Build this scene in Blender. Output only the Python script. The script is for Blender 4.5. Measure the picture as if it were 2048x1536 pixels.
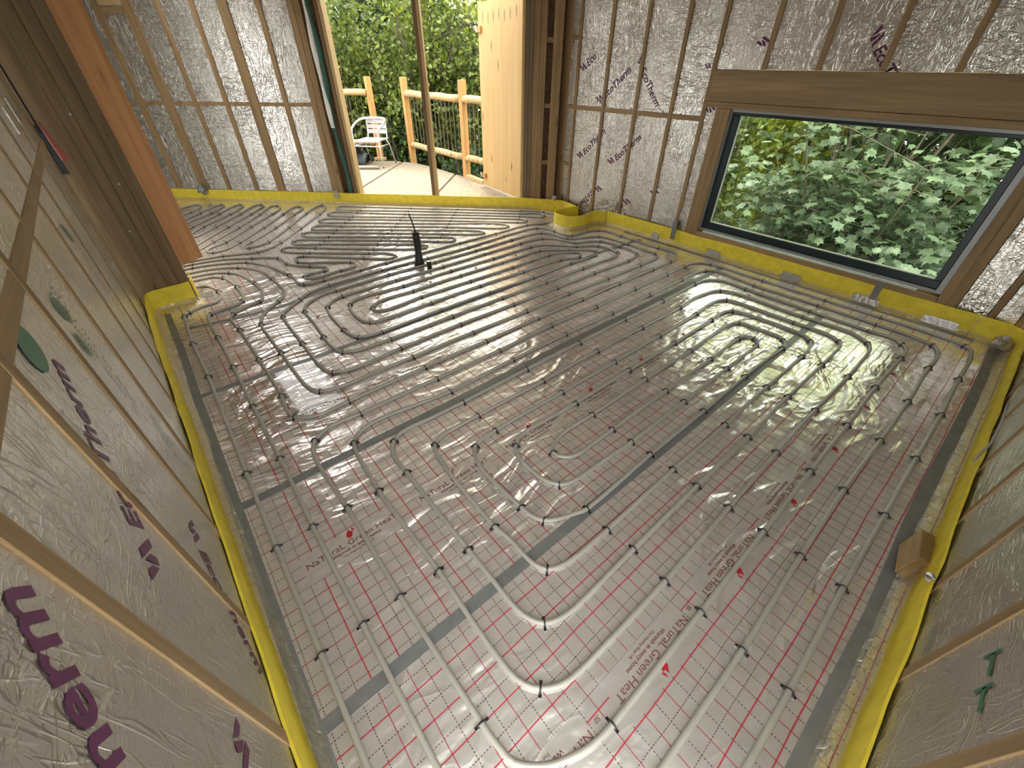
import bpy, bmesh, math, random
from mathutils import Vector, Matrix, noise
random.seed(7)
D = bpy.data
scene = bpy.context.scene
for o in list(D.objects): D.objects.remove(o)

# ---------------------------------------------------------------- camera
# world: x and y run along the printed floor grid, z up, metres; camera 1.56 m above the floor
cam_d = D.cameras.new('camera'); cam = D.objects.new('camera', cam_d)
scene.collection.objects.link(cam)
cam_d.sensor_fit = 'HORIZONTAL'; cam_d.sensor_width = 36.0
cam_d.lens = 817.56 / 2048 * 36.0
cam_d.clip_start = 0.02; cam_d.clip_end = 200
_p, _r, _y = math.radians(38.239), math.radians(0.19), math.radians(39.861)
_fw = Vector((0, math.cos(_p), -math.sin(_p))); _rt = Vector((1, 0, 0)); _dn = _fw.cross(_rt)
_M = Matrix((_rt, _dn, _fw))
_Z = Matrix(((math.cos(_r), -math.sin(_r), 0), (math.sin(_r), math.cos(_r), 0), (0, 0, 1)))
_Y = Matrix(((math.cos(_y), -math.sin(_y), 0), (math.sin(_y), math.cos(_y), 0), (0, 0, 1)))
_W = _Z @ _M @ _Y
_R = Matrix((_W[0], -_W[1], -_W[2])).transposed()
cam.matrix_world = Matrix.Translation((0, 0, 1.56)) @ _R.to_4x4()
scene.camera = cam

# ---------------------------------------------------------------- sky, sun, exposure
world = D.worlds.new('world'); scene.world = world; world.use_nodes = True
bg = world.node_tree.nodes['Background']
bg.inputs['Color'].default_value = (0.97, 0.975, 0.95, 1); bg.inputs['Strength'].default_value = 2.6
sun_d = D.lights.new('sun', 'SUN'); sun = D.objects.new('sun', sun_d); scene.collection.objects.link(sun)
sun_d.energy = 2.2; sun_d.angle = math.radians(12); sun_d.color = (1.0, 0.90, 0.68)
sun.rotation_euler = Vector((-0.30, -0.42, -1.0)).to_track_quat('-Z', 'Y').to_euler()
scene.view_settings.view_transform = 'Standard'; scene.view_settings.look = 'None'
scene.view_settings.gamma = 1.0; scene.view_settings.use_curve_mapping = False
scene.view_settings.exposure = 1.3

# ---------------------------------------------------------------- materials
def new_mat(name):
    m = D.materials.new(name); m.use_nodes = True
    nt = m.node_tree; b = nt.nodes['Principled BSDF']
    return m, nt, b
def N(nt, t, **kw):
    n = nt.nodes.new(t)
    for k, v in kw.items(): setattr(n, k, v)
    return n
def L(nt, a, b): nt.links.new(a, b)
def coords(nt, scale=(1, 1, 1), rot=(0, 0, 0)):
    tc = N(nt, 'ShaderNodeTexCoord'); mp = N(nt, 'ShaderNodeMapping')
    mp.inputs['Scale'].default_value = scale; mp.inputs['Rotation'].default_value = rot
    L(nt, tc.outputs['Object'], mp.inputs['Vector']); return mp.outputs['Vector']
def ramp(nt, fac, stops):
    r = N(nt, 'ShaderNodeValToRGB'); e = r.color_ramp.elements
    while len(e) < len(stops): e.new(0.5)
    for i, (p, c) in enumerate(stops): e[i].position = p; e[i].color = (*c, 1) if len(c) == 3 else c
    L(nt, fac, r.inputs['Fac']); return r.outputs['Color']
def tex(nt, vec, scale, detail=3, rough=0.5, dist=0.0):
    t = N(nt, 'ShaderNodeTexNoise'); t.inputs['Scale'].default_value = scale
    t.inputs['Detail'].default_value = detail; t.inputs['Roughness'].default_value = rough
    t.inputs['Distortion'].default_value = dist; L(nt, vec, t.inputs['Vector']); return t.outputs['Fac']
def math_n(nt, op, a, b=None, c=None, clamp=False):
    n = N(nt, 'ShaderNodeMath', operation=op); n.use_clamp = clamp
    for i, v in enumerate((a, b, c)):
        if v is None: continue
        if isinstance(v, (int, float)): n.inputs[i].default_value = v
        else: L(nt, v, n.inputs[i])
    return n.outputs[0]
def bump(nt, b, h, strength, dist, prev=None, slot='Normal'):
    n = N(nt, 'ShaderNodeBump'); n.inputs['Strength'].default_value = strength; n.inputs['Distance'].default_value = dist
    L(nt, h, n.inputs['Height'])
    if prev is not None: L(nt, prev, n.inputs['Normal'])
    L(nt, n.outputs['Normal'], b.inputs[slot]); return n.outputs['Normal']
def plain(name, col, rough=0.5, metal=0.0, vary=0.0, scale=20, bumpy=0.0):
    m, nt, b = new_mat(name); b.inputs['Roughness'].default_value = rough; b.inputs['Metallic'].default_value = metal
    v = coords(nt); f = tex(nt, v, scale, 4)
    if vary:
        lo = tuple(c * (1 - vary) for c in col); hi = tuple(min(1, c * (1 + vary)) for c in col)
        L(nt, ramp(nt, f, [(0.3, lo), (0.7, hi)]), b.inputs['Base Color'])
    else: b.inputs['Base Color'].default_value = (*col, 1)
    if bumpy: bump(nt, b, f, bumpy, 0.01)
    return m
def wood(name, c1, c2, axis='z', rough=0.7, fine=1.0, knots=0.25):
    m, nt, b = new_mat(name); b.inputs['Roughness'].default_value = rough
    s = {'x': (1.2, 26, 26), 'y': (26, 1.2, 26), 'z': (26, 26, 1.2), 'd': (14, 14, 26)}[axis]
    v = coords(nt, s); f = tex(nt, v, 1.0 * fine, 5, 0.62, 0.6)
    col = ramp(nt, f, [(0.28, c1), (0.52, tuple((a + d) / 2 for a, d in zip(c1, c2))), (0.75, c2)])
    if knots:
        vo = N(nt, 'ShaderNodeTexVoronoi'); vo.inputs['Scale'].default_value = 3.2
        ks = {'x': (0.6, 2.2, 2.2), 'y': (2.2, 0.6, 2.2), 'z': (2.2, 2.2, 0.6), 'd': (1.4, 1.4, 2.2)}[axis]
        L(nt, coords(nt, ks), vo.inputs['Vector'])
        k = ramp(nt, vo.outputs['Distance'], [(0.05, (1, 1, 1)), (0.15, (0, 0, 0))])
        mx = N(nt, 'ShaderNodeMix', data_type='RGBA')
        L(nt, math_n(nt, 'MULTIPLY', k, knots * 2.4, clamp=True), mx.inputs['Factor'])
        L(nt, col, mx.inputs['A']); mx.inputs['B'].default_value = (c1[0] * 0.35, c1[1] * 0.3, c1[2] * 0.3, 1)
        col = mx.outputs['Result']
    L(nt, col, b.inputs['Base Color']); bump(nt, b, f, 0.25, 0.004)
    return m
def wall_foil(name, col=(0.66, 0.635, 0.60), rough=0.36, amp=0.6):
    m, nt, b = new_mat(name); b.inputs['Metallic'].default_value = 0.94
    v = coords(nt)
    big = tex(nt, v, 2.2, 3); 
    L(nt, ramp(nt, big, [(0.3, tuple(c * 0.9 for c in col)), (0.7, col)]), b.inputs['Base Color'])
    b.inputs['Roughness'].default_value = rough
    # crinkles: thin ridges of distorted noise, in patches
    def ridge(vec, sc, dist, sharp):
        n = tex(nt, vec, sc, 2, 0.5, dist)
        r = math_n(nt, 'ABSOLUTE', math_n(nt, 'SUBTRACT', n, 0.5))
        return math_n(nt, 'SUBTRACT', 1.0, math_n(nt, 'MULTIPLY', r, sharp, clamp=True))
    def patches(sc, lo): return ramp(nt, tex(nt, v, sc, 2), [(0.42, (lo,) * 3), (0.60, (1,) * 3)])
    hv = math_n(nt, 'MULTIPLY', ridge(coords(nt, (2.6, 2.6, 0.6)), 8, 0.9, 30), patches(2.3, 0.2))
    hh = math_n(nt, 'MULTIPLY', ridge(coords(nt, (0.8, 0.8, 2.8)), 9, 1.0, 26), patches(3.1, 0.1))
    hi = ridge(v, 30, 1.3, 14)
    hgt = math_n(nt, 'ADD', math_n(nt, 'MULTIPLY', hv, 1.0), math_n(nt, 'MULTIPLY', hh, 0.9))
    hgt = math_n(nt, 'ADD', hgt, math_n(nt, 'MULTIPLY', hi, 0.2))
    hgt = math_n(nt, 'ADD', hgt, math_n(nt, 'MULTIPLY', tex(nt, v, 6, 2), 0.9))
    bump(nt, b, hgt, amp, 0.004)
    return m

def floor_foil(name, blank_y=None, blank_x0=0.0, swap=False):
    """silver foil film printed with a 50 mm grid: solid lines every 100 mm, dashed between, gaps for the lettering"""
    m, nt, b = new_mat(name); b.inputs['Metallic'].default_value = 0.9
    tc = N(nt, 'ShaderNodeTexCoord'); sp = N(nt, 'ShaderNodeSeparateXYZ'); L(nt, tc.outputs['Object'], sp.inputs[0])
    v = tc.outputs['Object']
    wob = math_n(nt, 'MULTIPLY', math_n(nt, 'SUBTRACT', tex(nt, v, 2.5, 2), 0.5), 0.012)
    X = math_n(nt, 'ADD', sp.outputs['X'], wob); Y = math_n(nt, 'ADD', sp.outputs['Y'], wob)
    def line(c, off, period, w):
        d = math_n(nt, 'PINGPONG', math_n(nt, 'SUBTRACT', c, off), period / 2)
        return math_n(nt, 'LESS_THAN', d, w / 2)
    def dash(c):
        return math_n(nt, 'LESS_THAN', math_n(nt, 'MODULO', math_n(nt, 'ADD', c, 20.0), 0.010), 0.006)
    wx, wy = (0.0042, 0.0034) if not swap else (0.0033, 0.0042)
    lx = line(X, 0.041, 0.1, wx); ly = line(Y, 0.003 if not swap else 0.009, 0.1, wy)
    dx = math_n(nt, 'MULTIPLY', line(X, 0.091, 0.1, 0.0025), dash(Y))
    dy = math_n(nt, 'MULTIPLY', line(Y, 0.053, 0.1, 0.0025), dash(X))
    thick, thin = (lx, ly) if not swap else (ly, lx)
    if blank_y is not None:
        inb = math_n(nt, 'LESS_THAN', math_n(nt, 'ABSOLUTE', math_n(nt, 'SUBTRACT', Y, blank_y)), 0.068)
        px = math_n(nt, 'MODULO', math_n(nt, 'ADD', math_n(nt, 'SUBTRACT', X, blank_x0), 20.12), 0.503)
        inb = math_n(nt, 'MULTIPLY', inb, math_n(nt, 'LESS_THAN', px, 0.40))
        keep = math_n(nt, 'SUBTRACT', 1.0, inb)
    else: keep = None
    def k(f): return math_n(nt, 'MULTIPLY', f, keep) if keep is not None else f
    n0 = tex(nt, v, 1.7, 3)
    base = ramp(nt, n0, [(0.3, (0.84, 0.80, 0.765)), (0.7, (0.93, 0.893, 0.86))])
    def over(colr, fac, ink):
        mx = N(nt, 'ShaderNodeMix', data_type='RGBA'); L(nt, fac, mx.inputs['Factor']); L(nt, colr, mx.inputs['A'])
        mx.inputs['B'].default_value = (*ink, 1); return mx.outputs['Result']
    dashf = k(math_n(nt, 'MAXIMUM', dx, dy)); thinf = k(thin); thickf = k(thick)
    c = over(base, math_n(nt, 'MULTIPLY', dashf, 0.95), (0.06, 0.03, 0.028))
    c = over(c, math_n(nt, 'MULTIPLY', thinf, 0.9), (0.27, 0.015, 0.03))
    c = over(c, math_n(nt, 'MULTIPLY', thickf, 0.95), (0.38, 0.008, 0.028))
    L(nt, c, b.inputs['Base Color'])
    ink = math_n(nt, 'MAXIMUM', math_n(nt, 'MAXIMUM', thinf, thickf), dashf)
    L(nt, math_n(nt, 'SUBTRACT', 0.74, math_n(nt, 'MULTIPLY', ink, 0.70)), b.inputs['Metallic'])
    L(nt, math_n(nt, 'ADD', math_n(nt, 'MULTIPLY', tex(nt, v, 4, 3), 0.10), 0.21), b.inputs['Roughness'])
    # creases of the film: stretched, bent noise in two directions plus a soft sag
    def crease(rot, sc, scale, sharp):
        vv = coords(nt, sc, rot)
        warp = N(nt, 'ShaderNodeVectorMath', operation='ADD')
        nz = N(nt, 'ShaderNodeTexNoise'); nz.inputs['Scale'].default_value = 1.3; L(nt, v, nz.inputs['Vector'])
        sc2 = N(nt, 'ShaderNodeVectorMath', operation='SCALE'); sc2.inputs['Scale'].default_value = 1.4
        L(nt, nz.outputs['Color'], sc2.inputs[0]); L(nt, vv, warp.inputs[0]); L(nt, sc2.outputs[0], warp.inputs[1])
        n = tex(nt, warp.outputs[0], scale, 2, 0.45, 0.3)
        r = math_n(nt, 'ABSOLUTE', math_n(nt, 'SUBTRACT', n, 0.5))
        return math_n(nt, 'SUBTRACT', 1.0, math_n(nt, 'MULTIPLY', r, sharp, clamp=True))
    c1 = crease((0, 0, 0.5), (0.55, 3.2, 1), 2.6, 5); c2 = crease((0, 0, -0.75), (0.7, 2.6, 1), 3.4, 6)
    mask = ramp(nt, tex(nt, v, 1.1, 2), [(0.40, (0.18,) * 3), (0.62, (0.9,) * 3)])
    # places where the film was pulled loose while the pipe was clipped down
    for cx, cy, rad, amt in ((0.25, 2.35, 0.55, 1.6), (0.05, 2.0, 0.4, 1.2), (2.55, 0.55, 0.75, 1.3), (0.75, 0.95, 0.55, 0.8), (1.35, 0.15, 0.5, 0.8), (3.1, 0.9, 0.6, 0.8), (0.5, 3.9, 0.5, 0.8)):
        dx_ = math_n(nt, 'SUBTRACT', sp.outputs['X'], cx); dy_ = math_n(nt, 'SUBTRACT', sp.outputs['Y'], cy)
        d2 = math_n(nt, 'ADD', math_n(nt, 'MULTIPLY', dx_, dx_), math_n(nt, 'MULTIPLY', dy_, dy_))
        g = math_n(nt, 'MULTIPLY', math_n(nt, 'SUBTRACT', 1.0, math_n(nt, 'DIVIDE', d2, rad * rad), clamp=True), amt)
        mask = math_n(nt, 'ADD', mask, g)
    hgt = math_n(nt, 'MULTIPLY', math_n(nt, 'ADD', c1, math_n(nt, 'MULTIPLY', c2, 0.7)), mask)
    hgt = math_n(nt, 'ADD', hgt, math_n(nt, 'MULTIPLY', tex(nt, v, 14, 3), 0.5))
    hgt = math_n(nt, 'ADD', hgt, math_n(nt, 'MULTIPLY', tex(nt, v, 5, 2), 0.8))
    bump(nt, b, hgt, 0.8, 0.008)
    b.inputs['Coat Weight'].default_value = 0.7; b.inputs['Coat Roughness'].default_value = 0.05
    return m
def leaf_mat(name, dark, mid, light, trans=0.35, scale=2.5):
    m, nt, b = new_mat(name)
    v = coords(nt); f = tex(nt, v, scale, 2, 0.6); f2 = tex(nt, v, 21, 1)
    fac = math_n(nt, 'ADD', math_n(nt, 'MULTIPLY', f, 0.6), math_n(nt, 'MULTIPLY', f2, 0.4))
    col = ramp(nt, fac, [(0.36, dark), (0.52, mid), (0.66, light)])
    L(nt, col, b.inputs['Base Color']); b.inputs['Roughness'].default_value = 0.42
    tr = N(nt, 'ShaderNodeBsdfTranslucent'); L(nt, col, tr.inputs['Color'])
    mx = N(nt, 'ShaderNodeMixShader'); mx.inputs[0].default_value = trans
    L(nt, b.outputs[0], mx.inputs[1]); L(nt, tr.outputs[0], mx.inputs[2])
    L(nt, mx.outputs[0], nt.nodes['Material Output'].inputs['Surface'])
    return m
def film_mat(name, tint=(0.92, 0.90, 0.84), gloss=0.35):
    m, nt, b = new_mat(name)
    tr = N(nt, 'ShaderNodeBsdfTransparent'); tr.inputs['Color'].default_value = (*tint, 1)
    b.inputs['Base Color'].default_value = (0.75, 0.72, 0.62, 1); b.inputs['Metallic'].default_value = 0.6
    b.inputs['Roughness'].default_value = 0.16
    bump(nt, b, tex(nt, coords(nt), 26, 3, 0.6, 1.0), 0.9, 0.02)
    mx = N(nt, 'ShaderNodeMixShader'); mx.inputs[0].default_value = gloss
    L(nt, tr.outputs[0], mx.inputs[1]); L(nt, b.outputs[0], mx.inputs[2])
    L(nt, mx.outputs[0], nt.nodes['Material Output'].inputs['Surface'])
    return m
def glass_mat(name):
    m, nt, b = new_mat(name)
    tr = N(nt, 'ShaderNodeBsdfTransparent'); tr.inputs['Color'].default_value = (0.93, 0.97, 0.95, 1)
    gl = N(nt, 'ShaderNodeBsdfGlossy'); gl.inputs['Roughness'].default_value = 0.02
    fr = N(nt, 'ShaderNodeFresnel'); fr.inputs['IOR'].default_value = 1.45
    mx = N(nt, 'ShaderNodeMixShader'); L(nt, math_n(nt, 'MULTIPLY', fr.outputs[0], 0.8), mx.inputs[0])
    L(nt, tr.outputs[0], mx.inputs[1]); L(nt, gl.outputs[0], mx.inputs[2])
    L(nt, mx.outputs[0], nt.nodes['Material Output'].inputs['Surface'])
    return m

M = {}
SC1, SC2 = (0.20, 0.125, 0.056), (0.40, 0.268, 0.13)
M['stud'] = wood('stud_wood', SC1, SC2, 'z'); M['stud_x'] = wood('stud_wood_x', SC1, SC2, 'x'); M['stud_y'] = wood('stud_wood_y', SC1, SC2, 'y')
M['stud_d'] = wood('stud_wood_d', SC1, SC2, 'd')
M['lintel'] = wood('lintel_wood', (0.20, 0.128, 0.06), (0.38, 0.265, 0.135), 'y', knots=0.4)
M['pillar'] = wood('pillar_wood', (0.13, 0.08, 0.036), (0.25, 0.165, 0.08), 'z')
M['ply_orange'] = wood('ply_orange', (0.36, 0.155, 0.055), (0.60, 0.32, 0.14), 'z', fine=0.45, knots=0.15)
M['ply_pale'] = wood('ply_pale', (0.46, 0.29, 0.105), (0.57, 0.38, 0.165), 'z', fine=0.6, knots=0.4)
M['post_out'] = wood('post_out', (0.42, 0.21, 0.06), (0.54, 0.30, 0.10), 'z')
M['log'] = wood('log_wood', (0.42, 0.27, 0.12), (0.56, 0.40, 0.20), 'y', knots=0.5)
M['log_x'] = wood('log_wood_x', (0.42, 0.27, 0.12), (0.56, 0.40, 0.20), 'x', knots=0.5)
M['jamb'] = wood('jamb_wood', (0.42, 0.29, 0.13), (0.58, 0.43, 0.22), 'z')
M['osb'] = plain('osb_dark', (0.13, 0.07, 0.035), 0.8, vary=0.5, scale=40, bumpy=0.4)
M['deck'] = plain('deck_ply', (0.275, 0.222, 0.155), 0.75, vary=0.28, scale=16, bumpy=0.3)
M['joint'] = plain('deck_joint', (0.17, 0.145, 0.115), 0.9)
M['foil'] = wall_foil('wall_foil', (0.62, 0.60, 0.555), 0.26, 0.75); M['foil_warm'] = wall_foil('wall_foil_warm', (0.68, 0.65, 0.605), 0.28, 0.7)
M['yellow'] = plain('yellow_foam', (0.80, 0.64, 0.045), 0.62, vary=0.10, scale=18, bumpy=0.25)
M['film'] = film_mat('clear_film'); M['film2'] = film_mat('clear_film_pale', (0.97, 0.96, 0.93), 0.22)
M['tape'] = plain('grey_tape', (0.20, 0.205, 0.20), 0.42, 0.25, vary=0.12, scale=14, bumpy=0.3)
M['silver_tape'] = plain('silver_tape', (0.42, 0.40, 0.38), 0.34, 0.7, vary=0.15, scale=40, bumpy=0.6)
M['pipe'] = plain('pipe_plastic', (0.36, 0.345, 0.30), 0.38, vary=0.06, scale=12)
M['clip'] = plain('clip_black', (0.012, 0.012, 0.014), 0.35)
M['purple'] = plain('purple_ink', (0.105, 0.012, 0.075), 0.45, vary=0.25, scale=60)
M['green_ink'] = plain('green_ink', (0.03, 0.16, 0.085), 0.45, vary=0.2, scale=60)
M['grey_ink'] = plain('grey_ink', (0.10, 0.12, 0.11), 0.5)
M['red_ink'] = plain('red_ink', (0.42, 0.012, 0.028), 0.4); M['maroon_ink'] = plain('maroon_ink', (0.17, 0.05, 0.05), 0.45)
M['frame'] = plain('window_frame', (0.010, 0.022, 0.026), 0.35, 0.1); M['frame_grey'] = plain('frame_grey', (0.30, 0.31, 0.31), 0.4, 0.3)
M['bead'] = plain('glazing_bead', (0.62, 0.66, 0.55), 0.5); M['glass'] = glass_mat('window_glass')
M['sill_light'] = plain('sill_packer', (0.62, 0.72, 0.64), 0.6, vary=0.15, scale=25)
M['alu'] = plain('chair_aluminium', (0.62, 0.62, 0.64), 0.28, 0.5)
M['rod'] = plain('rail_rod', (0.13, 0.105, 0.065), 0.5, 0.3); M['groove'] = plain('log_groove', (0.30, 0.22, 0.13), 0.9)
M['grey_fabric'] = plain('grey_membrane', (0.055, 0.066, 0.075), 0.55, vary=0.3, scale=20, bumpy=0.4)
M['duct_tube'] = plain('grey_tube', (0.32, 0.30, 0.27), 0.45)
M['black'] = plain('black_plastic', (0.012, 0.013, 0.013), 0.45, vary=0.3, scale=40, bumpy=0.4); M['metal_end'] = plain('pipe_end', (0.7, 0.7, 0.7), 0.3, 0.8)
M['red_plastic'] = plain('red_plastic', (0.42, 0.05, 0.02), 0.45); M['blue_plastic'] = plain('blue_plastic', (0.012, 0.022, 0.075), 0.4)
M['white_wrap'] = plain('white_wrap', (0.80, 0.80, 0.78), 0.5, vary=0.05, scale=8, bumpy=0.3); M['green_wrap'] = plain('green_wrap', (0.02, 0.10, 0.075), 0.5)
M['ceiling'] = plain('ceiling_board', (0.74, 0.69, 0.63), 0.6, vary=0.08, scale=3)
M['ground'] = plain('ground_soil', (0.035, 0.05, 0.02), 0.95, vary=0.5, scale=3)
M['bark'] = plain('bark', (0.12, 0.10, 0.06), 0.9, vary=0.4, scale=18, bumpy=0.5)
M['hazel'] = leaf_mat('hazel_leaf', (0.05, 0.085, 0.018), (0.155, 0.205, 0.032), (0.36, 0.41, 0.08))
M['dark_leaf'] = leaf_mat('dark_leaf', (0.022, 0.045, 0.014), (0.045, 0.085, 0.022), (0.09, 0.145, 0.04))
M['maple'] = leaf_mat('maple_leaf', (0.055, 0.095, 0.038), (0.105, 0.155, 0.07), (0.19, 0.25, 0.135), 0.2)
M['sun_tint'] = leaf_mat('sun_tint_leaf', (0.24, 0.30, 0.02), (0.40, 0.44, 0.03), (0.60, 0.60, 0.06), 0.5)  # sunlight on the far leaves is put into this yellow green colour

# ---------------------------------------------------------------- mesh helpers
class MB:
    def __init__(s): s.v = []; s.f = []
    def add(s, verts, faces):
        n = len(s.v); s.v += [tuple(p) for p in verts]; s.f += [tuple(i + n for i in f) for f in faces]; return s
    def box(s, a, b):
        (x0, y0, z0), (x1, y1, z1) = a, b
        return s.add([(x0, y0, z0), (x1, y0, z0), (x1, y1, z0), (x0, y1, z0), (x0, y0, z1), (x1, y0, z1), (x1, y1, z1), (x0, y1, z1)],
                     [(0, 3, 2, 1), (4, 5, 6, 7), (0, 1, 5, 4), (1, 2, 6, 5), (2, 3, 7, 6), (3, 0, 4, 7)])
    def hexa(s, p8):
        return s.add(p8, [(0, 3, 2, 1), (4, 5, 6, 7), (0, 1, 5, 4), (1, 2, 6, 5), (2, 3, 7, 6), (3, 0, 4, 7)])
    def tube(s, pts, r, n=8, cap=True, up=None):
        pts = [Vector(p) for p in pts]; k = len(pts); rings = []
        rr = r if isinstance(r, (list, tuple)) else [r] * k
        prev = None
        for i, p in enumerate(pts):
            t = (pts[min(i + 1, k - 1)] - pts[max(i - 1, 0)]).normalized()
            if prev is None:
                a = Vector((0, 0, 1)) if abs(t.z) < 0.9 else Vector((1, 0, 0))
                e1 = t.cross(a).normalized()
            else:
                e1 = (prev - t * prev.dot(t)).normalized()
            prev = e1; e2 = t.cross(e1)
            rings.append([p + (e1 * math.cos(2 * math.pi * j / n) + e2 * math.sin(2 * math.pi * j / n)) * rr[i] for j in range(n)])
        base = len(s.v)
        for g in rings: s.v += [tuple(q) for q in g]
        for i in range(k - 1):
            for j in range(n):
                a = base + i * n + j; b = base + i * n + (j + 1) % n
                s.f.append((a, b, b + n, a + n))
        if cap:
            s.f.append(tuple(base + j for j in reversed(range(n)))); s.f.append(tuple(base + (k - 1) * n + j for j in range(n)))
        return s
    def prism(s, poly, z0, z1):
        k = len(poly); v = [(x, y, z0) for x, y in poly] + [(x, y, z1) for x, y in poly]
        return s.add(v, [tuple(reversed(range(k))), tuple(range(k, 2 * k))] + [(i, (i + 1) % k, k + (i + 1) % k, k + i) for i in range(k)])
    def mesh(s, name, mat, smooth=False):
        me = D.meshes.new(name); me.from_pydata(s.v, [], s.f); me.update()
        if mat: me.materials.append(mat)
        if smooth:
            for p in me.polygons: p.use_smooth = True
        return me
    def build(s, name, mat, parent=None, smooth=False):
        return put(name, s.mesh(name, M[mat] if isinstance(mat, str) else mat, smooth), parent)
def put(name, me, parent=None, mw=None):
    o = D.objects.new(name, me); scene.collection.objects.link(o)
    if parent is not None:
        o.parent = parent; o.matrix_parent_inverse = Matrix.Translation(-parent.location) if parent.type == 'EMPTY' else Matrix()
    if mw is not None: o.matrix_basis = mw
    return o
def bevel(o, w, seg=2):
    m = o.modifiers.new('bevel', 'BEVEL'); m.width = w; m.segments = seg; m.limit_method = 'ANGLE'; return o
def tag(o, label=None, cat=None, group=None, kind=None):
    if label: o['label'] = label
    if cat: o['category'] = cat
    if group: o['group'] = group
    if kind: o['kind'] = kind
    return o
def empty(name, loc=(0, 0, 0)):
    o = D.objects.new(name, None); scene.collection.objects.link(o); o.location = loc; o.empty_display_size = 0.1; return o
def thing(name, label, cat, loc=(0, 0, 0), group=None): return tag(empty(name, loc), label, cat, group)
def struct(name): return tag(empty(name), kind='structure')
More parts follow.
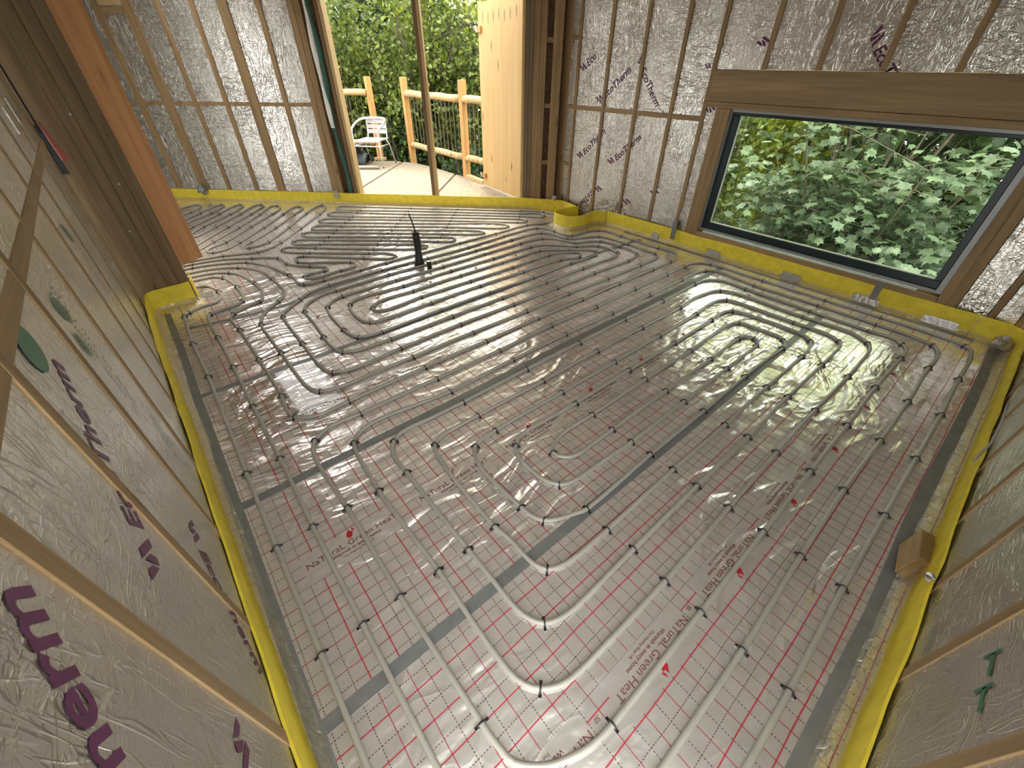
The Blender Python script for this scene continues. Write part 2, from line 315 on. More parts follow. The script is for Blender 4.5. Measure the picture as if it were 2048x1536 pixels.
PIPES = {
 'front': '-0.084,4.349 0.009,4.316 0.091,4.273 0.123,4.196 0.14,4.098* 0.141,3.986 0.12,3.925 0.082,3.881 -0.013,3.87 -0.113,3.826* -0.14,3.802 -0.152,3.772* -0.157,3.69 -0.166,3.282* -0.157,2.781* -0.162,1.79* -0.162,1.295* -0.158,0.797* -0.158,0.45 -0.158,0.2 -0.14,0 -0.08,-0.13 0.02,-0.205 0.16,-0.235 0.45,-0.24 0.935,-0.243* 1.428,-0.235* 1.928,-0.239* 2.437,-0.238* 2.942,-0.24* 3.451,-0.232* 3.717,-0.235 3.883,-0.224 3.956,-0.206 3.974,-0.173* 4.001,-0.093 4.008,0.33* 3.996,0.718* 3.989,1.226* 3.991,1.471 3.971,1.723* 3.922,1.816 3.825,1.864 3.715,1.862* 3.425,1.86* 2.94,1.858* 2.434,1.854* 1.943,1.871* 1.434,1.852* 0.937,1.852* 0.435,1.846* 0.325,1.852 0.258,1.848 0.202,1.823 0.168,1.802* 0.138,1.747 0.126,1.681 0.125,1.585 0.135,1.297* 0.134,0.8* 0.145,0.31* 0.152,0.229 0.165,0.179 0.235,0.115 0.3,0.085 0.358,0.067 0.443,0.059* 0.94,0.061* 1.437,0.064* 1.943,0.067* 2.442,0.067* 2.954,0.075* 3.448,0.066* 3.57,0.067 3.629,0.084 3.657,0.109* 3.711,0.191 3.695,0.328* 3.691,0.721* 3.69,1.24* 3.697,1.422 3.639,1.523 3.56,1.565 3.435,1.579* 2.935,1.569* 2.446,1.577* 1.93,1.57* 1.435,1.57* 0.935,1.562* 0.742,1.561 0.584,1.571 0.516,1.557 0.483,1.535* 0.444,1.481 0.433,1.427 0.433,1.307* 0.433,0.793* 0.433,0.622 0.435,0.491 0.452,0.43 0.48,0.393* 0.522,0.372 0.592,0.36 0.951,0.366* 1.439,0.372* 1.937,0.371* 2.446,0.378* 2.957,0.374* 3.257,0.377 3.326,0.388 3.364,0.412* 3.407,0.511 3.399,0.727* 3.388,1.133 3.356,1.242* 3.234,1.289 2.948,1.274* 2.445,1.267* 1.936,1.262* 1.443,1.261* 0.937,1.26* 0.855,1.254 0.807,1.246 0.787,1.236* 0.751,1.194 0.731,1.136 0.723,1.077 0.721,0.961 0.729,0.807* 0.735,0.741 0.76,0.694* 0.813,0.658 0.873,0.637 0.947,0.614* 1.435,0.626* 1.945,0.629* 2.443,0.636* 2.699,0.636 2.957,0.625* 3.023,0.638 3.071,0.667* 3.101,0.714 3.089,0.873 3.068,0.99* 2.971,1.026 2.789,1.029 2.444,1.017* 1.937,1.021* 1.435,1.011* 1.271,1.017 1.184,1.01 1.114,0.992 1.08,0.974 1.063,0.949* 1.067,0.914 1.096,0.881 1.148,0.86 1.235,0.859 1.428,0.865* 1.936,0.872* 2.457,0.876* 2.848,0.883* 2.91,0.871 2.938,0.814* 2.911,0.772 2.855,0.757* 2.441,0.753* 1.932,0.746* 1.432,0.742* 1.167,0.751 1.045,0.754 0.986,0.764 0.946,0.787* 0.913,0.846 0.903,0.928 0.911,1.024 0.929,1.086 0.952,1.106* 0.997,1.137 1.059,1.149 1.142,1.146 1.434,1.138* 1.938,1.144* 2.444,1.14* 2.95,1.147* 3.092,1.156 3.21,1.117* 3.244,1.009 3.264,0.831 3.266,0.657 3.241,0.57 3.21,0.539* 3.127,0.511 2.955,0.498* 2.443,0.5* 1.932,0.494* 1.439,0.498* 0.937,0.49* 0.823,0.489 0.724,0.494 0.67,0.504 0.622,0.527* 0.599,0.568 0.591,0.627 0.591,0.719 0.579,0.806* 0.59,1.177 0.602,1.275 0.615,1.353 0.633,1.375* 0.671,1.4 0.742,1.412 0.819,1.414 0.937,1.415* 1.431,1.414* 1.947,1.423* 2.44,1.416* 2.943,1.415* 3.144,1.428 3.308,1.419 3.484,1.368* 3.544,1.225 3.546,0.72* 3.57,0.416 3.523,0.309 3.492,0.27* 3.401,0.233 3.198,0.224 2.949,0.221* 2.443,0.227* 1.94,0.226* 1.438,0.217* 0.937,0.208* 0.53,0.212 0.442,0.217 0.394,0.228 0.339,0.261* 0.308,0.302 0.292,0.356 0.288,0.556 0.294,0.793* 0.282,1.292* 0.293,1.494 0.301,1.6 0.317,1.655* 0.349,1.694 0.401,1.72 0.458,1.735 0.544,1.733 0.932,1.691* 1.432,1.708* 1.937,1.711* 2.445,1.703* 2.945,1.708* 3.424,1.704* 3.654,1.709 3.68,1.707 3.787,1.678* 3.86,1.578 3.823,1.229* 3.847,0.721* 3.851,0.321* 3.853,0.159 3.839,0.04 3.813,-0.029* 3.744,-0.071 3.626,-0.088 3.455,-0.08* 2.942,-0.089* 2.445,-0.085* 1.942,-0.076* 1.444,-0.081* 0.935,-0.093* 0.52,-0.092 0.25,-0.09 0.12,-0.065 0.03,0.01 -0.005,0.12 -0.008,0.3 -0.012,0.797* -0.015,1.298* -0.01,1.787* -0.013,2.297* -0.012,2.799* -0.015,3.265* -0.019,3.455 -0.019,3.568 -0.009,3.647 0.011,3.686* 0.09,3.704 0.188,3.72 0.25,3.762* 0.274,3.835 0.284,3.97 0.284,4.102* 0.267,4.233 0.233,4.38* 0.164,4.463 0.073,4.475 -0.065,4.488',
 'mid': '-0.053,4.585 0.069,4.578 0.182,4.562 0.3,4.476* 0.361,4.376 0.401,4.213 0.423,4.08* 0.427,3.879 0.412,3.778 0.388,3.704 0.361,3.675* 0.291,3.65 0.206,3.611 0.148,3.576* 0.126,3.535 0.114,3.453 0.13,3.278* 0.137,2.784* 0.142,2.294* 0.13,2.213 0.127,2.134 0.134,2.077 0.142,2.051* 0.173,2.025 0.24,1.985 0.329,1.983 0.427,1.99* 0.939,2.003* 1.436,2.006* 1.938,2.014* 2.437,2.013* 2.926,2.018* 3.426,2.016* 3.72,2.021* 3.827,2.028 3.921,2.071 3.978,2.126 3.987,2.188 3.963,2.315* 3.961,2.811* 3.969,2.988 3.913,3.106* 3.78,3.157 3.539,3.177* 3.489,3.253 3.491,3.407* 3.469,3.543 3.399,3.63* 3.173,3.653 2.91,3.644* 2.403,3.611* 1.911,3.616* 1.424,3.631* 0.915,3.619* 0.806,3.6 0.72,3.573 0.625,3.494* 0.562,3.441 0.494,3.382 0.444,3.327 0.432,3.283* 0.425,3.21 0.423,2.8* 0.421,2.521 0.428,2.42 0.439,2.36 0.461,2.329* 0.576,2.282 0.925,2.305* 1.428,2.317* 1.937,2.309* 2.435,2.306* 2.929,2.314* 3.418,2.3* 3.545,2.314 3.627,2.346* 3.665,2.394 3.681,2.457 3.685,2.603* 3.677,2.747 3.64,2.848* 3.522,2.925 3.39,2.988* 3.34,3.106 3.306,3.219 3.205,3.315* 3.07,3.347 2.907,3.352* 2.422,3.345* 1.916,3.338* 1.419,3.343* 0.921,3.338* 0.858,3.318 0.798,3.276 0.757,3.222* 0.737,3.168 0.722,3.071 0.718,2.801* 0.727,2.704 0.763,2.628* 0.828,2.597 0.924,2.588* 1.434,2.602* 1.925,2.605* 2.417,2.598* 2.922,2.614* 3.161,2.601 3.31,2.617 3.367,2.656* 3.363,2.717 3.284,2.799 3.176,2.876* 3.068,2.976 2.923,3.061* 2.704,3.058 2.416,3.055* 1.929,3.057* 1.431,3.05* 1.219,3.058 1.123,3.05 1.063,3.017 1.031,2.984* 1.025,2.935 1.051,2.898 1.13,2.88 1.429,2.903* 1.929,2.902* 2.422,2.899* 2.916,2.912* 3.043,2.881 3.156,2.812 3.206,2.759 3.176,2.699 3.116,2.676* 3.021,2.705 2.919,2.746* 2.701,2.754 2.431,2.756* 1.937,2.764* 1.436,2.757* 1.191,2.751 1.006,2.753 0.915,2.775* 0.88,2.842 0.87,2.954 0.882,3.068 0.912,3.147* 0.952,3.192 1.03,3.213 1.132,3.208 1.413,3.193* 1.921,3.203* 2.418,3.195* 2.917,3.202* 3.014,3.184 3.121,3.126 3.222,3.013 3.321,2.901* 3.423,2.836 3.51,2.758* 3.537,2.652 3.53,2.562 3.509,2.5* 3.414,2.448 3.208,2.457 2.93,2.457* 2.436,2.451* 1.94,2.459* 1.448,2.459* 0.928,2.457* 0.809,2.46 0.704,2.463 0.601,2.513* 0.577,2.556 0.566,2.661 0.569,2.797* 0.585,3.041 0.59,3.262* 0.625,3.344 0.687,3.409 0.819,3.475 0.92,3.476* 1.426,3.494* 1.912,3.483* 2.407,3.483* 2.902,3.497* 3.132,3.496 3.326,3.457* 3.392,3.332 3.422,3.138* 3.576,3.044 3.745,2.961* 3.795,2.799 3.808,2.595* 3.796,2.363 3.802,2.242* 3.758,2.183 3.668,2.158 3.419,2.155* 2.929,2.155* 2.426,2.162* 1.945,2.154* 1.432,2.161* 0.937,2.157* 0.667,2.156 0.474,2.15 0.389,2.165 0.333,2.19* 0.301,2.237 0.282,2.337 0.276,2.489 0.274,2.778* 0.266,3.165 0.273,3.27* 0.291,3.342 0.333,3.427 0.395,3.501 0.476,3.573* 0.543,3.655 0.572,3.727 0.58,3.82 0.57,4.081* 0.554,4.256 0.503,4.416 0.394,4.558* 0.292,4.63 0.139,4.687 -0.037,4.703',
 'door': '-0.021,4.826 0.059,4.829* 0.264,4.777 0.488,4.648* 0.575,4.521 0.635,4.389 0.675,4.235 0.715,4.074* 0.723,3.93 0.723,3.822 0.754,3.779* 0.826,3.756 0.919,3.758* 1.265,3.762* 1.53,3.772* 2.405,3.776* 2.897,3.772* 3.383,3.781* 3.594,3.703* 3.74,3.688 3.839,3.706 3.918,3.744 3.952,3.82 3.957,3.94 3.927,4.056* 3.842,4.187 3.726,4.282* 3.113,4.879* 2.66,5.314* 2.206,5.765* 2.047,5.946 1.971,6.007 1.913,5.997 1.88,5.943 1.884,5.853 1.965,5.747 2.092,5.644* 2.568,5.22* 3.024,4.785* 3.636,4.198* 3.773,4.111 3.843,4.042 3.841,3.969 3.812,3.932* 3.744,3.916 3.666,3.992 3.554,4.113* 2.944,4.701* 2.473,5.116* 2.016,5.576* 1.891,5.738 1.792,5.796 1.724,5.776 1.694,5.726* 1.714,5.636 1.797,5.546 1.899,5.446* 2.387,5.018* 2.851,4.61* 3.474,4.031* 3.504,3.972 3.49,3.916* 3.435,3.893 3.368,3.937* 2.772,4.513* 2.302,4.942* 1.826,5.367* 1.698,5.507 1.593,5.578 1.54,5.566 1.507,5.504* 1.523,5.43 1.607,5.355 1.73,5.262* 2.208,4.84* 2.69,4.43* 3.028,4.165 3.167,4.024 3.196,3.936 3.175,3.889* 3.112,3.873 2.967,3.976 2.601,4.332* 2.13,4.743* 1.642,5.164* 1.509,5.304 1.406,5.363 1.354,5.324 1.334,5.265* 1.367,5.208 1.447,5.136 1.549,5.059* 2.042,4.65* 2.518,4.241* 2.72,4.067 2.815,3.963 2.821,3.909 2.804,3.875* 2.739,3.88 2.548,4.035 2.424,4.151* 1.949,4.574* 1.485,4.991* 1.337,5.123 1.241,5.19 1.187,5.158* 1.182,5.076 1.234,4.994 1.384,4.882* 1.861,4.481* 2.348,4.069* 2.419,4.005 2.446,3.954 2.437,3.903 2.385,3.879 2.323,3.902 2.248,3.969* 1.789,4.397* 1.306,4.808* 1.172,4.934 1.063,4.99 1.016,4.949* 1.015,4.877 1.076,4.811 1.226,4.704* 1.703,4.313* 1.955,4.1 2.052,4.002 2.076,3.921* 2.026,3.89 1.91,3.949 1.606,4.2* 1.149,4.624* 1.018,4.757 0.919,4.827 0.876,4.813 0.856,4.766* 0.878,4.686 0.946,4.611 1.053,4.518* 1.518,4.118* 1.642,4.016 1.693,3.928 1.688,3.872* 1.618,3.852 1.543,3.9 1.42,4.024* 0.974,4.457* 0.923,4.477 0.884,4.454 0.868,4.401 0.879,4.336* 0.958,4.254 1.111,4.146 1.278,4.008* 1.293,3.932 1.266,3.884 1.195,3.868 1.119,3.87* 1.031,3.865 0.939,3.845 0.849,3.856 0.808,3.908 0.812,3.949* 0.852,3.973 0.994,3.965* 1.041,3.982 1.038,4.05 0.934,4.164* 0.838,4.264 0.782,4.36* 0.776,4.464 0.756,4.568* 0.681,4.653 0.555,4.733* 0.327,4.876 0.074,4.933* -0.008,4.929',
 'slant': '0.006,5.031 0.191,5.01 0.348,4.985* 0.502,4.923 0.639,4.881* 0.746,4.905 0.905,5.03* 1.233,5.391* 1.605,5.82* 1.741,5.993 1.795,6.11 1.784,6.201* 1.725,6.208 1.633,6.12 1.48,5.953* 1.138,5.519* 0.812,5.132* 0.698,5.069 0.607,5.059* 0.576,5.119 0.599,5.191 0.661,5.239* 1.014,5.601* 1.347,6.009* 1.486,6.162 1.544,6.274 1.522,6.357* 1.451,6.349 1.355,6.252 1.243,6.116* 0.901,5.693* 0.561,5.311* 0.464,5.21 0.38,5.156 0.285,5.153* 0.243,5.22 0.251,5.271 0.316,5.332 0.449,5.418* 0.789,5.817* 1.133,6.206* 1.259,6.346 1.313,6.478 1.306,6.574* 1.239,6.604 1.141,6.482 1.005,6.288* 0.675,5.878* 0.347,5.512* 0.169,5.305 0.117,5.267 0.089,5.299 0.096,5.365 0.134,5.431 0.582,5.986* 0.923,6.374* 1.102,6.603 1.158,6.68 1.15,6.768* 1.099,6.791 1.007,6.711 0.826,6.48* 0.47,6.077* 0.248,5.833 0.192,5.837 0.197,5.939 0.361,6.181* 0.714,6.544* 0.906,6.794 0.947,6.871 0.927,6.95* 0.851,6.931 0.612,6.655* 0.256,6.252* 0.123,6.176 0.096,6.267 0.118,6.365 0.537,6.744* 0.718,6.977 0.748,7.045 0.733,7.12* 0.643,7.081 0.431,6.859* 0.154,6.579 0.095,6.678 0.127,6.78 0.341,6.96* 0.466,7.122 0.503,7.232 0.475,7.331 0.393,7.322 0.217,7.177',
}

# ---------------------------------------------------------------- text and print helpers
_text_cache = {}
def text_mesh(txt, size, mat, bold=0.0, shear=0.0, spacing=1.0, fit=None):
    key = (txt, size, mat, bold, shear, spacing, fit)
    if key in _text_cache: return _text_cache[key]
    cu = D.curves.new('lettering', 'FONT'); cu.body = txt; cu.size = size; cu.offset = bold * size; cu.shear = shear
    cu.space_character = spacing; cu.resolution_u = 3; cu.fill_mode = 'BOTH'
    ob = D.objects.new('lettering_tmp', cu); scene.collection.objects.link(ob)
    dg = bpy.context.evaluated_depsgraph_get(); dg.update()
    me = D.meshes.new_from_object(ob.evaluated_get(dg)); me.name = 'lettering'
    D.objects.remove(ob); D.curves.remove(cu)
    if fit:
        w = max(v.co.x for v in me.vertices) - min(v.co.x for v in me.vertices)
        for v in me.vertices: v.co.x *= fit / w
    me.materials.clear(); me.materials.append(M[mat]); _text_cache[key] = me; return me
def frame(origin, right, up):
    r = Vector(right).normalized(); u = Vector(up).normalized(); n = r.cross(u)
    return Matrix(((r.x, u.x, n.x, origin[0]), (r.y, u.y, n.y, origin[1]), (r.z, u.z, n.z, origin[2]), (0, 0, 0, 1)))
_poly_cache = {}
def flat_polys(name, polys, mat):
    if name not in _poly_cache:
        mb = MB()
        for p in polys: mb.add([(x, y, 0) for x, y in p], [tuple(range(len(p)))])
        _poly_cache[name] = mb.mesh(name, M[mat])
    return _poly_cache[name]
LOGO = [[(x * .0625, y * .0625) for x, y in pl] for pl in ([(0, 1.32), (.29, .34), (.43, .82), (.29, 1.27)], [(.36, .23), (.64, .17), (.77, .52), (.61, 1.05)], [(.67, 1.18), (.97, .10), (1.26, .04), (.97, 1.12)])]
FLAME = [[(0, 0), (.012, .001), (.013, .010), (.020, .017), (.021, .028), (.014, .024), (.011, .030), (.010, .040), (.002, .031), (-.006, .024), (-.009, .012), (-.006, .004)],
         [(.021, .032), (.026, .024), (.030, .027), (.027, .036), (.022, .044)]]

# ---------------------------------------------------------------- wall builder
class Wall:
    def __init__(s, name, o, u, n):
        s.root = struct(name); s.boards = []; s.o = Vector((*o, 0)); s.u = Vector((*u, 0)).normalized(); s.n = Vector((*n, 0)).normalized()
    def P(s, a, d, z): q = s.o + s.u * a + s.n * d; return (q.x, q.y, z)
    def box(s, name, a0, a1, z0, z1, d0, d1, mat, bev=0.0):
        mb = MB(); lo = [s.P(a0, d0, z0), s.P(a1, d0, z0), s.P(a1, d1, z0), s.P(a0, d1, z0)]
        hi = [(x, y, z1) for x, y, _ in lo]
        if s.u.cross(s.n).z < 0: lo.reverse(); hi.reverse()
        mb.hexa(lo + hi); ob = mb.build(name, mat, s.root)
        if name == 'insulation_board': s.boards.append((min(a0, a1), max(a0, a1), z0, z1, ob))
        if bev: bevel(ob, bev, 1)
        return ob
    def board_at(s, a, z):
        for a0, a1, z0, z1, ob in s.boards:
            if a0 - 0.02 <= a <= a1 + 0.02 and z0 - 0.03 <= z <= z1 + 0.03: return ob
        return s.root
    def print_text(s, txt, a0, z0, a1, z1, size, mat='purple', logo=True, right=None, lift=0.0012, bold=0.020):
        """text whose baseline runs from (a0, z0) towards (a1, z1) on the wall face"""
        rv = s.u * (a1 - a0) + Vector((0, 0, z1 - z0)); up = s.n.cross(rv.normalized())
        bo = s.board_at(a0, z0); org = Vector(s.P(a0, lift, z0)); r = rv.normalized(); x = 0.0
        if logo:
            sc = size / 0.085
            put('logo_print', flat_polys('logo_print', LOGO, 'purple'), bo, frame(org, r, up) @ Matrix.Scale(sc, 4)); x = 0.094 * sc
        if txt: put('lettering', text_mesh(txt, size, mat, bold, 0.15), bo, frame(org + r * x, r, up))
CEIL = 2.55
BD, BP = -0.05, 0.0

# ---------------------------------------------------------------- floor
floor_root = struct('floor')
ROOM = [(-0.30, 0.0), (-0.02, -0.46), (4.27, -0.46), (4.27, 4.02), (0.0, 8.29), (-1.7, 8.29), (-1.7, 4.30), (-0.40, 4.30)]
MB().prism(ROOM, -0.12, -0.006).build('subfloor', 'osb', floor_root)
M['sheetA'] = floor_foil('foil_sheet_a', 0.085, 0.49, True)
M['sheetB'] = floor_foil('foil_sheet_b', 1.122, -0.112)
M['sheetC'] = floor_foil('foil_sheet_c', 2.075, -0.05)
M['sheetD'] = floor_foil('foil_sheet_d', 3.09, -0.112)
M['sheetE'] = floor_foil('foil_sheet_e')
sheets = [
 ('A', [(-0.05, -0.425), (4.20, -0.425), (4.20, 0.605), (-0.28, 0.605), (-0.28, 0.0)], 'silver foil floor sheet printed with red grid, nearest the right wall'),
 ('B', [(-0.28, 0.606), (4.20, 0.606), (4.20, 1.605), (-0.30, 1.605)], 'silver foil floor sheet between the two long tape seams in front of the window'),
 ('C', [(-0.30, 1.606), (4.20, 1.606), (4.20, 2.585), (-0.32, 2.585)], 'silver foil floor sheet with strong crinkles in the middle of the room'),
 ('D', [(-0.32, 2.586), (4.20, 2.586), (4.20, 3.55), (-0.34, 3.55)], 'silver foil floor sheet crossed by the pipes beside the black conduit'),
 ('E', [(-0.34, 3.551), (4.20, 3.551), (4.20, 4.03), (0.03, 8.2), (-1.6, 8.2), (-1.6, 4.32), (-0.35, 4.32)], 'silver foil floor sheet running up to the door opening')]
sheet_obj = {}
for k, poly, lab in sheets:
    # a mesh of small cells so that the film can sag a little
    o = MB().prism(poly, -0.005, 0.0).build('foil_sheet', 'sheet' + k, None)
    tag(o, lab, 'floor foil', 'foil sheets on the floor'); sheet_obj[k] = o

def floor_print(k, y, x0, flip, n, phase=0):
    for i in range(n):
        x = x0 + i * 0.503
        if x > 3.75: break
        r = (-1, 0, 0) if flip else (1, 0, 0); u = (0, -1, 0) if flip else (0, 1, 0); sg = -1 if flip else 1
        def at(dx, dy, z=0.0012): return (x + sg * dx, y + sg * dy, z)
        ob = sheet_obj[k]
        put('lettering', text_mesh('NaTuraL Green HeaT', 0.037, 'maroon_ink', -0.006, 0, 1.0, 0.38), ob, frame(at(0, 0), r, u))
        put('lettering', text_mesh('Warmth in every home', 0.019, 'maroon_ink', 0.008, 0, 1.0, 0.205), ob, frame(at(0.095, -0.022), r, u))
        put('lettering', text_mesh('The Heating Shop UK', 0.013, 'maroon_ink', 0.0, 0, 1.0, 0.135), ob, frame(at(0.128, -0.040), r, u))
        put('flame_logo', flat_polys('flame_logo', FLAME, 'red_ink'), ob, frame(at(0.185, 0.032), r, u))
        if k == 'A':
            put('lettering', text_mesh(str(50 + 5 * i), 0.02, 'maroon_ink'), ob, frame((x + 0.055 - 0.01, 0.103, 0.0012), r, u))
floor_print('A', 0.098, 0.384, True, 8)
floor_print('B', 1.122, -0.099, False, 8)
floor_print('C', 2.065, 0.43, True, 7)
floor_print('D', 3.08, -0.05, False, 7)

# ---------------------------------------------------------------- left wall
wl = Wall('wall_left', (-0.272, 0.0), (-0.0205, 1.0), (1.0, 0.0205))
LB = [0.585, 0.955, 1.385, 1.83, 2.32, 2.77, 3.25, 3.70]
edges = [0.16] + LB + [4.02]
for a, b in zip(edges, edges[1:]):
    for z0, z1 in ((0.0, 1.155), (1.195, CEIL)): wl.box('insulation_board', a + 0.004, b - 0.004, z0, z1, -0.06, 0.0, 'foil_warm')
for a in LB: wl.box('batten', a - 0.021, a + 0.021, 0.0, CEIL, -0.055, 0.004, 'stud', 0.001)
wl.box('batten', 0.12, 0.16, 0.0, CEIL, -0.055, 0.012, 'stud')
for a, b in zip(edges, edges[1:]): wl.box('noggin', a + 0.019, b - 0.019, 1.152, 1.200, -0.055, 0.003, 'stud_y')
wl.print_text('EcoTherm', 0.115, 0.665, 0.49, 1.045, 0.1111)
wl.print_text('EcoTherm', 0.80, 0.695, 1.22, 1.03, 0.0990)
wl.print_text('EcoTherm', 1.165, 0.50, 0.74, 0.20, 0.0946)
wl.print_text('EcoTherm', 0.49, 0.58, 0.0, 0.25, 0.0946)
def leaf_print(w, a, z, sc, mat='green_ink', rot=0.9):
    for i in range(7):
        t = (i - 3) / 3.5; hh = math.sqrt(max(0.05, 1 - t * t)) * 0.055 * sc
        ca, sa = math.cos(rot), math.sin(rot)
        c = Vector((t * 0.032 * sc, 0)); pts = []
        for dx, dy in ((-0.0032 * sc, -hh), (0.0032 * sc, -hh), (0.0032 * sc, hh), (-0.0032 * sc, hh)):
            x, y = c.x + dx, dy; pts.append((a + x * ca - y * sa, z + x * sa + y * ca))
        mb = MB(); mb.add([w.P(p[0], 0.0025, p[1]) for p in pts], [(0, 1, 2, 3)]); mb.build('leaf_mark', mat, w.board_at(a, z))
def dash_print(w, a, z, da, dz, n, size, mat='grey_ink', rows=2):
    """rows of worn, unreadable small print: slanted strokes"""
    d = Vector((da, dz)); nr = Vector((-dz, da)).normalized(); mb = MB(); step = d / n
    for r_ in range(rows):
        for i in range(n):
            if random.random() < 0.18: continue
            p = Vector((a, z)) + step * i - nr * (r_ * size * 1.9); q = p + nr * size + step * 0.35 * random.uniform(-0.5, 0.8); t = step * 0.22
            mb.add([w.P(*pp, 0.0025) if False else w.P(pp.x, 0.0025, pp.y) for pp in (p, p + t, q + t, q)], [(0, 1, 2, 3)])
    tag(mb.build('small_print', mat, w.board_at(a, z)), kind='stuff')
leaf_print(wl, 1.545, 1.03, 1.0); leaf_print(wl, 1.497, 0.94, 0.8, 'green_ink', 0.4)
leaf_print(wl, 2.53, 0.99, 1.0)
dash_print(wl, 1.60, 1.07, -0.03, -0.42, 30, 0.03); dash_print(wl, 2.60, 0.95, 0.03, -0.4, 26, 0.032); dash_print(wl, 1.66, 0.55, 0.0, -0.33, 18, 0.03)
mbb = MB(); mbb.add([wl.P(1.115 + 0.055 * math.cos(t * math.pi / 12), 0.0025, 1.118 + 0.05 * math.sin(t * math.pi / 12)) for t in range(24)], [tuple(range(24))])
mbb.build('green_stamp', 'green_ink', wl.board_at(1.115, 1.118))
for k, (a, z, da) in enumerate(((3.35, 1.32, 0.16), (3.05, 1.30, 0.12), (2.9, 1.62, 0.14))):
    wl.box('tape_patch', a, a + da, z, z + 0.10, 0.0, 0.0035, 'silver_tape')

# timber corner post that ends the left wall
tp = thing('timber_post', 'dark corner post of four studs side by side, left of the orange plywood board', 'post', (-0.18, 4.13, 0))
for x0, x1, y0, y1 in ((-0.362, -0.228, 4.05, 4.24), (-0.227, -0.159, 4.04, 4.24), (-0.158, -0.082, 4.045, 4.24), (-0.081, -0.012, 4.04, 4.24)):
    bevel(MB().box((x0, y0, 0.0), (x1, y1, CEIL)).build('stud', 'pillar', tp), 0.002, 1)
for x, z in ((-0.17, 1.30), (-0.12, 0.9), (-0.2, 0.6)):
    MB().tube([(x, 4.046, z), (x, 4.036, z)], 0.007, 10).build('screw_head', 'frame_grey', tp)

# orange plywood board hung beside the post, with blue packers
bd = thing('plywood_board', 'tall orange plywood board hanging above the pipes beside the corner post', 'board', (0.06, 4.32, 0.22))
d_ = Vector((0.205, 0.140, 0)).normalized(); n_ = Vector((-d_.y, d_.x, 0)); A_ = Vector((-0.045, 4.25, 0)); B_ = A_ + d_ * 0.247
lo = [A_, B_, B_ + n_ * 0.022, A_ + n_ * 0.022]
MB().hexa([(p.x, p.y, 0.222) for p in lo] + [(p.x, p.y, CEIL) for p in lo]).build('panel', 'ply_orange', bd)
pk = MB()
for z0, z1 in ((1.06, 1.145), (1.15, 1.22)):
    q = [A_ - d_ * 0.004 - n_ * 0.012, A_ + d_ * 0.03 - n_ * 0.012, A_ + d_ * 0.03 - n_ * 0.002, A_ - d_ * 0.004 - n_ * 0.002]
    pk = MB().hexa([(p.x, p.y, z0) for p in q] + [(p.x, p.y, z1) for p in q]); bevel(tag(pk.build('blue_packer', 'blue_plastic', bd), 'dark blue plastic packer'), 0.004)
# red and black packers stuck in the gap between left wall and post
pr = thing('red_packer', 'red plastic packer wedge jammed beside the corner post', 'packer', (-0.33, 4.0, 1.05))
MB().hexa([(-0.318, 3.985, 1.07), (-0.288, 3.985, 1.07), (-0.30, 4.03, 1.07), (-0.33, 4.03, 1.07), (-0.334, 3.99, 1.27), (-0.326, 3.99, 1.27), (-0.326, 4.03, 1.27), (-0.334, 4.03, 1.27)]).build('wedge', 'red_plastic', pr)
pb = thing('black_packer', 'black plastic packer strip behind the red packer wedge', 'packer', (-0.34, 3.98, 1.0))
bevel(MB().hexa([(-0.352, 3.95, 1.0), (-0.322, 3.95, 1.0), (-0.325, 3.99, 1.0), (-0.355, 3.99, 1.0), (-0.352, 3.95, 1.26), (-0.332, 3.95, 1.26), (-0.335, 3.99, 1.26), (-0.355, 3.99, 1.26)]).build('strip', 'black', pb), 0.003)
cb = MB().tube([(-0.338, 3.95, 1.22 + 0.1 * i) for i in range(14)], 0.006, 6).build('black_cable', 'black'); tag(cb, 'black cable running up the left wall above the packers', 'cable')

# ---------------------------------------------------------------- right wall (beside the camera)
wr = Wall('wall_right', (0.0, -0.42), (1, 0), (0, 1))
RB = [0.762, 1.152, 1.565, 1.99, 2.40, 2.80, 3.20, 3.60]
edges = [0.38] + RB + [4.12]
for a, b in zip(edges, edges[1:]):
    for z0, z1 in ((0.0, 1.15), (1.192, CEIL)): wr.box('insulation_board', a + 0.004, b - 0.004, z0, z1, -0.06, 0.0, 'foil_warm')
for a in RB: wr.box('batten', a - 0.021, a + 0.021, 0.0, CEIL, -0.055, 0.004, 'stud', 0.001)
for a, b in zip(edges, edges[1:]): wr.box('noggin', a + 0.019, b - 0.019, 1.15, 1.192, -0.055, 0.007, 'stud_x')
wr.box('batten', 0.34, 0.38, 0.0, CEIL, -0.055, 0.012, 'stud')
wr.box('stud', 4.13, 4.20, 0.0, CEIL, -0.055, 0.0, 'stud')
for a, z in ((1.005, 0.535), (0.908, 0.532)):
    for q in (((-0.035, 0), (0.03, 0), (0.03, 0.012), (-0.035, 0.012)), ((0.024, -0.025), (0.034, -0.025), (0.034, 0.03), (0.024, 0.03))):
        mb = MB(); mb.add([wr.P(a + p[0], 0.0025, z + p[1]) for p in q], [(0, 1, 2, 3)]); mb.build('green_mark', 'green_ink', wr.board_at(a, z))
dash_print(wr, 1.30, 0.275, -0.11, -0.01, 8, 0.05, rows=1); dash_print(wr, 2.2, 0.42, -0.14, -0.04, 12, 0.03); dash_print(wr, 1.60, 0.54, -0.09, 0.0, 6, 0.04, rows=1)

